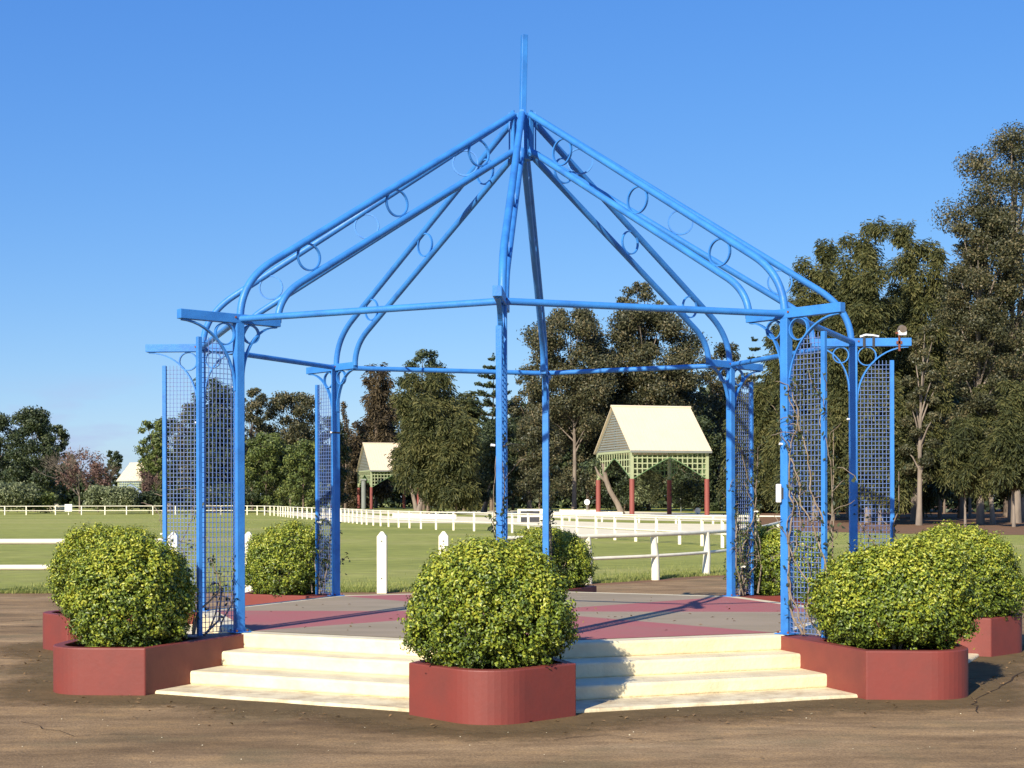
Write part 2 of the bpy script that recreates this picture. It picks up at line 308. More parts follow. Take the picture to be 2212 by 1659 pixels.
gaz = thing('gazebo', 'open blue steel octagonal gazebo frame with pointed ribbed roof and mast', 'gazebo', (GC.x, GC.y, ZF * R))
def gset(o): return setp(o, gaz)
SEC = .080
for k in range(8):
    a = ang(k); u, t = frame(a)
    # main post with a thin base plate
    m = MB(); m.bar(P(a, 1, 0, ZF), P(a, 1, 0, ZB - .012), SEC, SEC, side=t)
    m.box(P(a, 1, 0, ZF) + Vector((0, 0, .005)), (.16, .16, .01), Matrix.Rotation(-a, 3, 'Z'))
    post = gset(m.build('post', M['blue'], None, .006, 2))
    # cantilevered beam over the post
    m = MB(); m.bar(P(a, 1.1731, 0, ZB), P(a, .8768, 0, ZB), .075, .085, side=t)
    beam = gset(m.build('bracket_beam', M['blue'], None, .005, 2))
    # curved braces with a ring in each corner
    zl = .745 if k % 2 else .755
    for sgn, rend in ((1, 1.165), (-1, .885)):
        ra = abs(rend - 1) - .012; zt = ZB - .014; zb = zl + (.03 if sgn < 0 else 0)
        pts = []
        for j in range(15):
            th = PI / 2 * j / 14
            pts.append(P(a, rend - sgn * ra * math.sin(th), 0, zb + (zt - zb) * math.cos(th)))
        m = MB(); m.ribbon(pts, .040, .014, t)
        br = gset(m.build('curved_brace', M['blue']))
        rr = .0275 if sgn > 0 else .0235
        c = P(a, 1 + sgn * (rr + .0135), 0, zt - rr)
        m = MB(); m.ribbon([c + u * (math.cos(q) * rr * R) + Vector((0, 0, math.sin(q) * rr * R)) for q in np.linspace(0, 2 * PI, 29)[:-1]], .036, .011, t, True)
        o = m.build('brace_ring', M['blue']); o.parent = br
    # roof rib: two bent tubes joined at the top by a strap
    def chord(r0, rb, zb, r1, z1):
        z0 = ZB; pts = [P(a, r0, 0, z0)]
        for j in range(1, 15):        # quadratic bend from the vertical to the slope
            s = j / 14; cz = zb - (r0 - rb) * (z1 - zb) / (rb - r1)
            q0, q1, q2 = Vector((r0, z0)), Vector((r0, cz)), Vector((rb, zb))
            q = q0 * (1 - s) ** 2 + q1 * 2 * s * (1 - s) + q2 * s * s
            pts.append(P(a, q.x, 0, q.y))
        for j in range(1, 9): pts.append(P(a, rb + (r1 - rb) * j / 8, 0, zb + (z1 - zb) * j / 8))
        return pts
    up = chord(.995, .895, 1.094, .036, 1.633); lo = chord(.880, .805, 1.048, .036, 1.522)
    m = MB(); m.tube(up, .035, 14); rib = gset(m.build('roof_rib', M['blue']))
    m = MB(); m.tube(lo, .034, 14); lower = m.build('lower_tube', M['blue'])
    m = MB(); m.bar(P(a, .040, 0, 1.645), P(a, .040, 0, 1.505), .045, .014, side=t); strap = m.build('end_strap', M['blue'])
    for o in (lower, strap): o.parent = rib
    for rc_ in (.775, .476, .170):
        zu = 1.094 + (.895 - rc_) * (1.633 - 1.094) / (.895 - .036); zd = 1.048 + (.805 - rc_) * (1.522 - 1.048) / (.805 - .036)
        c = P(a, rc_ + .006, 0, (zu + zd) / 2); rad = ((zu - zd) * math.cos(math.atan(.62)) / 2 * R - .028)
        m = MB(); m.ribbon([c + u * (math.cos(q) * rad) + Vector((0, 0, math.sin(q) * rad)) for q in np.linspace(0, 2 * PI, 33)[:-1]], .024, .015, t, True)
        o = m.build('rib_ring', M['blue']); o.parent = rib
    # ring pipe to the next post
    a2 = ang(k + 1)
    if k == 7: a2 = ang(0) + 2 * PI
    m = MB(); m.tube([P(a, 1, 0, ZB), P(a2, 1, 0, ZB)], .030, 12)
    gset(m.build('eave_pipe', M['blue']))
    # trellis: outer post and welded wire mesh
    ztop = {0: .86}.get(k, .878)
    m = MB(); m.bar(P(a, 1.116, 0, ZF - .001), P(a, 1.116, 0, ztop), .05 if k == 0 else .042, .05 if k == 0 else .042, side=t)
    tr = gset(m.build('trellis', M['blue'], None, .004, 1))
    m = MB(); r0, r1 = 1.0 + SEC / 2 / R, 1.116 - .021 / R; zb0 = ZF + .006
    n = 9
    def arcz(r): # underside of the curved brace
        q = min(1, max(0, (1.165 - r) / .153)); return zl + (ZB - .014 - zl) * math.sqrt(max(0, 1 - q * q)) - .004
    for i in range(n + 1):
        r = r0 + (r1 - r0) * i / n; zt_ = min(arcz(r), ztop) if r > 1.02 else zl
        m.bar(P(a, r, 0, zb0), P(a, r, 0, zt_), .0052, .0052, side=t)
    z = zb0
    while z < ztop - .004:
        ra_ = r0
        if z > zl:
            q = math.sqrt(max(0, 1 - ((z - zl) / (ZB - .014 - zl)) ** 2)); ra_ = max(r0, 1.165 - .153 * q)
        if r1 - ra_ > .006: m.bar(P(a, ra_, .0018, z), P(a, r1, .0018, z), .0052, .0052, side=t)
        z += .0128
    o = m.build('wire_mesh', M['wire']); o.parent = tr
for k in (0, 1, 2, 7, 3, 6):
    a = ang(k); u, t = frame(a); sd = -1 if k in (0, 1, 2, 3) else 1; c = P(a, 1.116 if k == 0 else 1.0, 0, {0: .585, 1: .755, 7: .60}.get(k, .70)) + Vector((-.055, -.01, 0))
    m = MB(); m.tube([c + Vector((.02, 0, 0)), c + Vector((-.012, -.01, .004))], .011, 8); gset(m.build('cable_hook', M['plastic']))
for k in range(8):
    a = ang(k); u, t = frame(a)
    for s_ in (-1, 1):
        for r_ in (.985, 1.015):
            c = P(a, r_, 0, ZB) + t * (s_ * .038) + Vector((0, 0, .01)); m = MB(); m.tube([c, c + t * (s_ * .009)], .010, 6); gset(m.build('bolt', M['rust']))
        for q in (-.055, .055):
            c = P(a, 1, 0, ZF) + u * q + t * (s_ * .055) + Vector((0, 0, .01)); m = MB(); m.tube([c, c + Vector((0, 0, .018))], .010, 6); gset(m.build('bolt', M['rust']))
m = MB(); m.bar(GC + Vector((-.01, 0, 1.49 * R)), GC + Vector((.022, 0, 1.884 * R)), .062, .062, side=(1, .4, 0))
gset(m.build('mast', M['blue'], None, .004, 1))
m = MB(); m.tube([GC + Vector((0, 0, 1.50 * R)), GC + Vector((0, 0, 1.64 * R))], .09, 8)
gset(m.build('hub', M['blue'], None, .004, 1))

# ------------------------------------------------------------------ planters
PW = ['front', 'front left', 'left', 'back left', 'back', 'back right', 'right', 'front right']
NEAR = {0: 'nearest to the camera between the two flights of cream steps', 1: 'at the left front corner with its sharp corner beside the steps',
        2: 'mostly hidden behind the left front bush', 3: 'at the back left corner behind the painted floor',
        4: 'at the back, only its end showing right of the middle bush', 5: 'at the back right corner behind the thin trellis',
        6: 'at the far right edge of the photo', 7: 'at the right front corner with a rounded end'}
ZP = .1135
W1 = .1788; RC = 1.3614; WA = .022
def pl_outline(ins=0.0):
    tip = RC + W1; rho = .105 - ins; c = tip - .105 * math.sqrt(2)
    pts = [(.985 if ins == 0 else 1.14, WA if ins == 0 else .052), (RC - ins * .55, W1 - ins * 1.05)]
    for j in range(13):
        q = PI / 4 - PI / 2 * j / 12; pts.append((c + rho * math.cos(q), rho * math.sin(q)))
    pts += [(RC - ins * .55, -(W1 - ins * 1.05)), (.985 if ins == 0 else 1.14, -WA if ins == 0 else -.052)]
    return pts
for k in range(8):
    a = ang(k); base = P(a, 1.3, 0, 0)
    pl = thing('planter', 'red painted masonry planter ' + NEAR[k], 'planter', base, 'red planters round the gazebo')
    out, inn = pl_outline(), pl_outline(.028); n = len(out); m = MB()
    vs = [P(a, r, o, z) for z in (-.006, ZP) for r, o in out] + [P(a, r, o, z) for z in (ZP, .03) for r, o in inn]
    vs = [v - base for v in vs]; fs = []
    for i in range(n):
        j = (i + 1) % n
        fs += [(i, j, n + j, n + i), (n + i, n + j, 2 * n + j, 2 * n + i), (2 * n + i, 2 * n + j, 3 * n + j, 3 * n + i)]
    fs = [tuple(reversed(f)) for f in fs]
    m.add(vs, fs, False); o = m.build('wall', M['red'], pl, .010, 2)
    m = MB(); zs = ZP - .018
    so = [(P(a, r, o_, zs) - base) for r, o_ in pl_outline(.027)]
    cen = P(a, 1.32, 0, zs + .006) - base
    m.add(so + [cen], [(i, (i + 1) % n, n) if True else 0 for i in range(n)][::-1]); 
    m.build('soil', M['soil'], pl)

# ------------------------------------------------------------------ foliage builders
def quads_mesh(name, V, mat, parent=None, smooth=False, tri=False):
    n = V.shape[0]; k = V.shape[1]; me = bpy.data.meshes.new(name)
    me.vertices.add(n * k); me.vertices.foreach_set('co', V.reshape(-1).astype(np.float32))
    if k == 4 and tri:        # folded leaf: two triangles sharing the midrib
        idx = np.array([0, 1, 2, 0, 2, 3]); loops = (np.arange(n)[:, None] * 4 + idx[None]).reshape(-1); np_ = n * 2; step = 3
    else:
        loops = np.arange(n * k); np_ = n; step = k
    me.loops.add(len(loops)); me.loops.foreach_set('vertex_index', loops.astype(np.int32))
    me.polygons.add(np_); me.polygons.foreach_set('loop_start', (np.arange(np_) * step).astype(np.int32))
    try: me.polygons.foreach_set('loop_total', np.full(np_, step, np.int32))
    except Exception: pass
    me.update(calc_edges=True); me.validate()
    return link(name, me, mat, parent)
def unit(v): return v / np.maximum(np.linalg.norm(v, axis=-1, keepdims=True), 1e-9)
def make_leaves(pos, nrm, L, W, fold=.25, r=rng):
    n = len(pos); nrm = unit(nrm); rnd = unit(r.normal(size=(n, 3))); t = unit(rnd - nrm * (rnd * nrm).sum(1, keepdims=True)); s = np.cross(nrm, t)
    L = L * r.uniform(.7, 1.25, (n, 1)); W = W * r.uniform(.75, 1.2, (n, 1))
    b = pos - t * L * .5; tip = pos + t * L * .5 - nrm * L * .12
    l_ = pos + s * W * .5 + nrm * W * fold; r_ = pos - s * W * .5 + nrm * W * fold
    return np.stack([b, l_, tip, r_], 1)
def bush_points(n, rx, ry, h, seed, shell=(.66, 1.03)):
    r = np.random.default_rng(seed); d = unit(r.normal(size=(n * 2, 3))); 
    lob = np.zeros(len(d)); 
    for i in range(26):
        c = unit(r.normal(size=3)); lob += (.10 if i % 2 else .085) * np.exp(13 * ((d @ c) - 1)) * (1 if i % 2 else -1)
    for i in range(5):
        c = unit(r.normal(size=3)); lob += (.085 if i % 2 else -.075) * np.exp(3.2 * ((d @ c) - 1))
    # superellipsoid: boxy below, domed above
    p = np.where(d[:, 2] > 0, 2.25, 3.4)
    q = (np.abs(d[:, 0]) ** p + np.abs(d[:, 1]) ** p + np.abs(d[:, 2]) ** p) ** (-1 / p)
    rad = q * (1 + lob) * (shell[0] + (shell[1] - shell[0]) * r.beta(2.6, 1.1, len(d)))
    rad *= 1 + .018 * r.normal(size=len(d))
    pts = d * rad[:, None]
    nr = unit(d * np.array([1 / rx, 1 / ry, 2 / h])) 
    pts = pts * np.array([rx, ry, h / 2]); low = pts[:, 2] < -.30 * h    # taper to the stems
    f = np.clip(1 - (-.30 * h - pts[:, 2]) / (.20 * h) * .10, .85, 1); pts[:, 0] *= np.where(low, f, 1); pts[:, 1] *= np.where(low, f, 1)
    pts[:, 2] += h / 2
    return pts[:n], nr[:n], r
BUSH = {  # k: centre r, off, half width across, half width radial, bottom z (m), top z (m)
    0: (1.300, .008, .186, .185, .40, 1.37), 1: (1.305, .004, .158, .168, .40, 1.31), 2: (1.300, .0, .182, .176, .42, 1.42),
    3: (1.300, -.018, .165, .185, .41, 1.32), 4: (1.295, -.005, .178, .165, .42, 1.28), 5: (1.300, .0, .185, .175, .41, 1.30),
    6: (1.310, .0, .195, .195, .41, 1.375), 7: (1.310, -.026, .178, .205, .40, 1.32)}
BL = {0: 'round clipped yellow-green bush in the planter nearest to the camera', 1: 'large clipped green bush in the left front planter, bare patch low on its left',
      2: 'clipped bush peeping out behind the left front bush, on the left', 3: 'clipped bush at the back left seen between the left posts',
      4: 'shaded dark green bush at the back, right behind the nearest bush', 5: 'clipped bush at the back right seen behind the wire trellis',
      6: 'bright yellow-green bush at the right edge of the photo', 7: 'broad bush in the right front planter with a notch in its top'}
for k, (rc_, off, rx, ry, z0, z1) in BUSH.items():
    z0 -= .09
    a = ang(k); u, t = frame(a); base = P(a, rc_, off, 0)
    b = thing('clipped_bush', BL[k], 'bush', base, 'clipped bushes in the red planters', -a)
    h = z1 - z0 - .05; n = 66000 if k in (0, 1, 7, 6) else 38000
    pts, nr, r = bush_points(n, rx * R * .925, ry * R * .92, h, 100 + k)
    if k == 7:   # the notch near the trellis side of the right front bush
        dd = np.hypot((pts[:, 0] - .20) / .13, (pts[:, 1] - .30) / .2); pts[:, 2] -= np.where(pts[:, 2] > h * .62, .17 * np.exp(-dd ** 2), 0)
    if k == 1:   # thin patch low on the left
        keep = ~((pts[:, 2] < h * .35) & (pts[:, 0] < -.25) & (pts[:, 1] < .2) & (r.random(len(pts)) < .5)); pts, nr = pts[keep], nr[keep]
    pts[:, 2] += z0
    # leaves grow in tufts: each tuft has its own outward offset, size and tint island
    n_l = 26; nt = len(pts) // n_l
    c0, n0 = pts[:nt], nr[:nt]; push = r.normal(size=(nt, 1)) * .022 * np.where(r.random((nt, 1)) < .06, 2.0, 1) - .045
    idx = np.repeat(np.arange(nt), n_l); jit = r.normal(size=(len(idx), 3)) * .024
    pp = c0[idx] + n0[idx] * push[idx] + jit; V = make_leaves(pp, n0[idx] * .55 + jit * 26 + unit(r.normal(size=pp.shape)) * .55 + np.array([0, 0, .3]), .031, .019, .2, r)
    V[:, :, 2] = np.maximum(V[:, :, 2], ZP * R - .04)
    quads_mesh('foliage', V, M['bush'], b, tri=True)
    m = MB()
    for j in range(9):
        q = 2 * PI * j / 9 + j; e = Vector((math.cos(q) * rx * R * .6, math.sin(q) * ry * R * .6, z0 + h * .55)); s0 = Vector((math.cos(q) * .08, math.sin(q) * .08, ZP * R - .07))
        mid = s0.lerp(e, .4) + Vector((0, 0, .05)); m.tube([s0, mid, e], [.018, .012, .006], 6)
    m.build('stems', M['vine'], b)

# ------------------------------------------------------------------ climbing roses / bare vines on the trellises
def vine(k, label, nst, seed, leaves=60, flowers=0, spread=.5, zmax=.80, base_off=(.0, .0)):
    r = random.Random(seed); a = ang(k); u, t = frame(a); base = P(a, 1.07, 0, ZP)
    v = thing('climbing_vine', label, 'vine', base, 'bare vines on the trellises')
    m = MB(); lp = []
    for s in range(nst):
        rr = 1.03 + r.random() * .12; z = ZP + .005; off = r.uniform(-.004, .010); pts = []; ztop = zmax * r.uniform(.45, 1.0); h = r.uniform(-.3, .3)
        dr = r.uniform(-.004, .004)
        while z < ztop:
            pts.append(P(a, rr, off, z) - base); dr = dr * .8 + r.uniform(-.0045, .0045); rr += dr * 1.6; off += r.uniform(-.0022, .0024)
            rr = min(max(rr, 1.012), 1.135); off = min(max(off, -.014), .014); z += .016 * r.uniform(.6, 1.2)
            if r.random() < .18 and len(pts) > 2:     # side twig
                q = pts[-1].copy(); tw = [q]; dv = (u * r.uniform(-1, 1) + t * r.uniform(-.4, .4) + Vector((0, 0, r.uniform(.0, 1)))).normalized()
                for _ in range(r.randint(3, 7)):
                    q = q + dv * .045; dv = (dv + Vector([r.uniform(-.5, .5) for _ in range(3)]) + Vector((0, 0, -.08))).normalized(); tw.append(q.copy()); lp.append(q.copy())
                m.tube(tw, [.0035] * (len(tw) - 1) + [.0015], 5)
        if len(pts) > 2:
            w0 = r.uniform(.006, .013) * spread * 2; m.tube(pts, [w0 * (1 - .6 * i / len(pts)) for i in range(len(pts))], 6); lp += pts[3:]
    m.build('stems', M['vine'], v)
    if leaves and lp:
        g = np.random.default_rng(seed); c = np.array([list(lp[i]) for i in g.integers(0, len(lp), leaves)]) + g.normal(size=(leaves, 3)) * .035
        quads_mesh('leaves', make_leaves(c, g.normal(size=c.shape), .05, .03, .2, g), M['darkg'], v, tri=True)
    if flowers:
        m = MB()
        for i in range(flowers):
            c = lp[r.randrange(len(lp))] + Vector((0, -.03, 0))
            for j in range(9):
                q = 2 * PI * j / 9; dd = Vector((math.cos(q), math.sin(q) * .5, .3 * math.sin(3 * q))) * .03
                m.bar(c, c + dd, .022, .006)
        m.build('blossoms', M['petal'], v)
    return v
vine(7, 'thick tangle of bare grey vine on the right front wire trellis', 7, 3, 420, 0, .5, .83)
vine(6, 'dark bare vine climbing the far right wire trellis', 4, 5, 220, 0, .8, .62)
vine(5, 'dense leafy vine filling the back right trellis', 8, 8, 700, 2, .5, .80)
vine(3, 'vine with dead leaves and white buds on the back left trellis', 5, 12, 420, 3, .5, .55)
vine(1, 'thin withered vine at the foot of the left front trellis', 3, 21, 60, 0, .55, .40)
vine(2, 'wispy vine with a pale bloom on the left trellis behind the left bush', 3, 23, 70, 2, .4, .52)
vine(4, 'vine clinging to the trellis of the back middle post', 4, 27, 260, 0, .5, .60)
vine(0, 'fine leafy vine running up the nearest trellis post', 3, 31, 200, 0, .4, .84)
# loose stems standing beside the trellises
def loose(k, label, paths, rad=.012):
    a = ang(k); base = P(a, 1.07, 0, ZP); v = thing('climbing_vine', label, 'vine', base, 'bare vines on the trellises'); m = MB()
    for pth, w in paths: m.tube([P(a, *q) - base for q in pth], [w * R * (1 - .5 * i / len(pth)) for i in range(len(pth))], 7)
    m.build('stems', M['vine'], v)
loose(1, 'dark hooked bare stem rising beside the left front trellis', [([(1.10, .006, .114), (1.075, .008, .135), (1.055, .008, .15), (1.05, .01, .19), (1.045, .01, .225), (1.055, .01, .245), (1.07, .01, .25), (1.08, .008, .24)], .0032),
      ([(1.10, .006, .114), (1.08, .012, .13), (1.065, .012, .16), (1.055, .012, .20)], .0026)])
loose(5, 'curved pale bare stems beside the back right trellis', [([(1.15, .0, .12), (1.17, .0, .20), (1.165, 0, .30), (1.135, 0, .38), (1.12, 0, .46)], .0034), ([(1.14, .01, .12), (1.16, .01, .22), (1.13, .01, .30), (1.10, .01, .36)], .0028)])
loose(3, 'bent pale stem leaning on the back left bush', [([(1.15, .0, .12), (1.17, .0, .20), (1.20, 0, .27), (1.175, 0, .33), (1.15, 0, .36)], .003)])

# ------------------------------------------------------------------ small fittings on the gazebo
a = ang(6); base = P(a, 1.135, 0, ZB) + Vector((0, 0, .043))
fl = thing('floodlight', 'small cream floodlight on a rusty bracket at the end of the far right beam', 'lamp', base)
m = MB(); m.bar((0, -.045, -.14), (0, -.045, .05), .02, .012); m.box((0, -.045, -.05), (.06, .012, .03)); m.bar((-.04, -.045, .05), (.02, -.045, .05), .02, .02); m.build('bracket', M['rust'], fl)
m = MB(); m.box((.03, -.05, .05), (.085, .06, .055)); m.build('housing', M['plastic'], fl, .01)
m = MB(); m.tube([(.03, -.09, .085), (.03, -.03, .10), (.03, .02, .08)], .038, 12); m.build('hood', M['palebark'], fl)
base = P(a, 1.045, 0, ZB) + Vector((0, 0, .043))
cl = thing('cable_clamp', 'dark double strap clamped over the far right beam beside its post', 'clamp', base); m = MB()
for s in (-.05, .05):
    m.box((s, -.041, -.045), (.028, .010, .11)); m.box((s, 0, .006), (.028, .09, .010)); m.box((s, .041, -.045), (.028, .010, .11))
m.build('strap', M['dark'], cl, .003)
m = MB(); m.tube([(-.09, -.02, .015), (-.03, -.03, .035), (.04, -.03, .03), (.11, -.01, .02)], .012, 6); m.build('cable', M['plastic'], cl)
a = ang(7); u, t = frame(a); base = P(a, 1.0, 0, .475)
bx_ = thing('junction_box', 'narrow white box fixed to the side of the right front post', 'box', base + Vector((-.075, -.02, 0)))
m = MB(); m.box((0, 0, 0), (.045, .045, .165)); m.build('cover', M['plastic'], bx_, .008); m = MB(); m.box((.035, .01, 0), (.02, .03, .10)); m.build('mount', M['dark'], bx_)
a = ang(3); base = P(a, 1.0, 0, .70); m = MB(); m.box((0, 0, 0), (.095, .095, .018), Matrix.Rotation(-a, 3, 'Z')); o = m.build('cable_tie', M['dark'], None, .003); o.location = base
tag(o, 'thin black band round the back left post', 'cable tie')

# ------------------------------------------------------------------ ground, paving, grass
def poly_sheet(name, pts, z, mat, kind='structure'):
    m = MB(); m.add([(x, y, z) for x, y in pts], [tuple(range(len(pts)))]); o = m.build(name, mat); o['kind'] = kind
    n = o.data.polygons[0].normal.z
    if n < 0: o.data.flip_normals()
    return o
m = MB(); N = 1800
m.add([(-N, -60, 0), (N, -60, 0), (N, N, 0), (-N, N, 0)], [(0, 1, 2, 3)]); o = m.build('ground', M['grass']); o['kind'] = 'structure'
def wob(pts, amp, seed, step=.6):
    r = random.Random(seed); out = []
    for i in range(len(pts) - 1):
        a, b = Vector(pts[i]), Vector(pts[i + 1]); n = max(1, int((b - a).length / step)); nn = Vector((-(b - a).y, (b - a).x)).normalized()
        for j in range(n): out.append(tuple(a.lerp(b, j / n) + nn * r.uniform(-amp, amp)))
    out.append(pts[-1]); return out
def smooth(pts, n=10):
    out = []; P_ = [Vector(p) for p in pts]; P_ = [P_[0] * 2 - P_[1]] + P_ + [P_[-1] * 2 - P_[-2]]
    for i in range(1, len(P_) - 2):
        p0, p1, p2, p3 = P_[i - 1:i + 3]
        for j in range(n):
            s = j / n; out.append(tuple(.5 * ((2 * p1) + (p2 - p0) * s + (2 * p0 - 5 * p1 + 4 * p2 - p3) * s * s + (3 * p1 - p0 - 3 * p2 + p3) * s ** 3)))
    out.append(tuple(P_[-2])); return out
edge = wob([(-40, 24.7), (-14, 24.75), (-8, 24.7), (-2, 24.8), (0, 25.3)], .07, 2) + wob(smooth([(0, 25.3), (1.4, 26.7), (2.9, 28.1), (4.2, 29.5), (5.3, 29.9), (6.2, 27.5), (6.6, 23), (7.4, 19.2), (10, 17), (16, 15.5), (40, 14)], 8), .06, 4)
poly_sheet('paving', edge + [(40, -55), (-40, -55)], .005, M['asphalt'])
# worn earth rim between the paving and the grass
rim_o = wob([(-40, 25.0), (-8, 25.05), (-2, 25.1), (0, 25.7)], .05, 9) + wob(smooth([(0, 25.7), (1.3, 27.2), (2.7, 28.7), (4.1, 30.2), (5.5, 30.7), (6.8, 28), (7.2, 23.3), (8, 19.9), (10.5, 17.8), (16, 16.2), (40, 14.8)], 8), .06, 5)
m = MB(); m_ = poly_sheet('earth_rim', rim_o + [(40, 10), (-40, 10)], .002, M['litter'])
# sand warm-up track beyond the arena rail
def px_poly(L): return [gp(x, y) for x, y in L]
poly_sheet('sand_track', px_poly([(560, 1103), (740, 1127), (850, 1129), (1000, 1130), (1100, 1133), (1200, 1141), (1250, 1157), (1400, 1157), (1565, 1156), (1640, 1150), (1700, 1146), (1700, 1136), (1560, 1133), (1400, 1131), (1250, 1127), (1140, 1120), (1000, 1116), (840, 1114), (700, 1104)]), .004, M['sand'])
poly_sheet('sand_path', px_poly([(640, 1100), (840, 1110), (1000, 1111), (1240, 1121), (1400, 1125), (1565, 1128), (1700, 1126), (1560, 1112), (1300, 1103), (1100, 1103), (900, 1105), (740, 1100)]), .006, M['sand'])
poly_sheet('litter_bed', px_poly([(1640, 1148), (1800, 1151), (2000, 1156), (2400, 1160), (2600, 1150), (2600, 1092), (2000, 1094), (1640, 1108)]), .008, M['litter'])
rr_ = random.Random(8); ring = []
for j in range(160):
    a_ = 2 * PI * j / 160; q = ((a_ - TH + PI / 8) % (PI / 4)) - PI / 8; rad = 1.292 * R / math.cos(q if abs(q) < .36 else .36) + .03 + .06 * rr_.random()
    vk = min(abs(((a_ - TH + PI / 8) % (PI / 4)) - PI / 8), 9); rad = max(rad, (1.545 - .75 * vk) * R + .05 + .06 * rr_.random()) if vk < .25 else rad
    ring.append((GC.x - math.sin(a_) * rad, GC.y - math.cos(a_) * rad))
me = bpy.data.meshes.new('soil_collar'); nr_ = len(ring); vs = []; fd = []
for fr, val in ((.90, 1.0), (1.0, .75), (1.05, .4), (1.13, 0.0)):
    for (x_, y_) in ring: vs.append((GC.x + (x_ - GC.x) * fr, GC.y + (y_ - GC.y) * fr, .009)); fd.append(val)
me.from_pydata(vs, [], [(q * nr_ + i, (q + 1) * nr_ + i, (q + 1) * nr_ + (i + 1) % nr_, q * nr_ + (i + 1) % nr_) for q in range(3) for i in range(nr_)]); me.update()
at = me.attributes.new('spread', 'FLOAT', 'POINT'); at.data.foreach_set('value', fd)
if me.polygons[0].normal.z < 0: me.flip_normals()
o = link('soil_collar', me, M['collar']); o['kind'] = 'structure'
mt = M['collar']; n_, l_ = mt.node_tree.nodes, mt.node_tree.links; bs = n_['Principled BSDF']
atn = n_.new('ShaderNodeAttribute'); atn.attribute_name = 'spread'; nt_ = noise(n_, l_, 7, 6, .7); ad_ = n_.new('ShaderNodeMath'); ad_.operation = 'ADD'; l_.new(atn.outputs['Fac'], ad_.inputs[0]); l_.new(nt_.outputs['Fac'], ad_.inputs[1])
mr_ = n_.new('ShaderNodeMapRange'); mr_.inputs['From Min'].default_value = .62; mr_.inputs['From Max'].default_value = 1.2; mr_.inputs['To Max'].default_value = .85; l_.new(ad_.outputs[0], mr_.inputs['Value']); l_.new(mr_.outputs[0], bs.inputs['Alpha'])
g = np.random.default_rng(77); n = 420; a_ = g.uniform(0, 2 * PI, n); rd = g.choice([1, 0], n, p=[.8, .2]) * (4.9 + g.exponential(.35, n)); rd = np.where(rd < 1, g.uniform(.5, 3.0, n), rd)
pos = np.stack([GC.x - np.sin(a_) * rd, GC.y - np.cos(a_) * rd, np.where(rd < 3.1, zf + .006, .018)], 1)
lo_ = quads_mesh('fallen_leaves', make_leaves(pos, np.array([0, 0, 1.]) + g.normal(size=(n, 3)) * .25, .045, .022, .1, g), M['dead'], tri=True)
tag(lo_, 'small dry fallen leaves strewn round the planters and on the painted floor', 'leaves', kind='stuff')
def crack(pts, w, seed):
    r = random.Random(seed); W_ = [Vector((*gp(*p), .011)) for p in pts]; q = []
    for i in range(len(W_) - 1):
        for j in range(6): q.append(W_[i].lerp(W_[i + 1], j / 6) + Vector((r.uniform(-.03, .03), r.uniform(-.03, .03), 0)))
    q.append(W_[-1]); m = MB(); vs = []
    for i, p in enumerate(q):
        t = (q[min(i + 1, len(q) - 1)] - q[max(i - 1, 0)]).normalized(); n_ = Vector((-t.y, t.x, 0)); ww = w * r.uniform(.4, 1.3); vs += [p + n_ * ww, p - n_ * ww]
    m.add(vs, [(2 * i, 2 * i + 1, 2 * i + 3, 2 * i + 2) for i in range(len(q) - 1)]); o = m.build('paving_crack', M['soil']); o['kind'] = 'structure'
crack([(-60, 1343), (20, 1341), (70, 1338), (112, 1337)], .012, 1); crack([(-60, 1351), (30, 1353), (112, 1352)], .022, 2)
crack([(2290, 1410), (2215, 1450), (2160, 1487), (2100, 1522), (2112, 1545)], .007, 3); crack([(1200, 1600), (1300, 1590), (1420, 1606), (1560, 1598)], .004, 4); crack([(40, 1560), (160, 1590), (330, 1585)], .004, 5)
# grass blades along the near edge of the lawn
g = np.random.default_rng(5); n = 26000
ex = g.uniform(-9, 7.2, n); ey = np.interp(ex, [p[0] for p in rim_o if p[0] < 5.5], [p[1] for p in rim_o if p[0] < 5.5]) + g.exponential(.8, n) - .12
ok = ~((ex > 5.4)); ex, ey = ex[ok], ey[ok]; n = len(ex)
pos = np.stack([ex, ey, np.zeros(n)], 1); h = g.uniform(.025, .07, (n, 1)); d = np.stack([g.normal(size=n), g.normal(size=n), np.zeros(n)], 1); d = unit(d); 
tipv = pos + np.array([0, 0, 1]) * h + g.normal(size=(n, 3)) * np.array([.02, .02, .004])
V = np.stack([pos - d * .006, pos + d * .006, tipv + d * .002, tipv - d * .002], 1)
bl = quads_mesh('grass_blades', V, M['blade']); tag(bl, 'short grass blades fringing the lawn edge behind the gazebo', 'grass', kind='stuff')
# grit and small pebbles on the paving
m = MB(); r = random.Random(3)
for i in range(160):
    y = 7.5 + 9 * r.random() ** 1.3; x = r.uniform(-.40, .40) * y; s = r.uniform(.003, .008)
    c = Vector((x, y, .006 + s * .3)); vs = [c + Vector((r.uniform(.6, 1) * s, 0, 0)), c + Vector((0, r.uniform(.6, 1) * s, 0)), c - Vector((r.uniform(.6, 1) * s, 0, 0)), c - Vector((0, r.uniform(.6, 1) * s, 0)), c + Vector((0, 0, s * .6))]
    m.add(vs, [(0, 1, 4), (1, 2, 4), (2, 3, 4), (3, 0, 4)])
o = m.build('grit', M['sand']); tag(o, 'pale grit and tiny pebbles scattered on the paving', 'grit', kind='stuff')

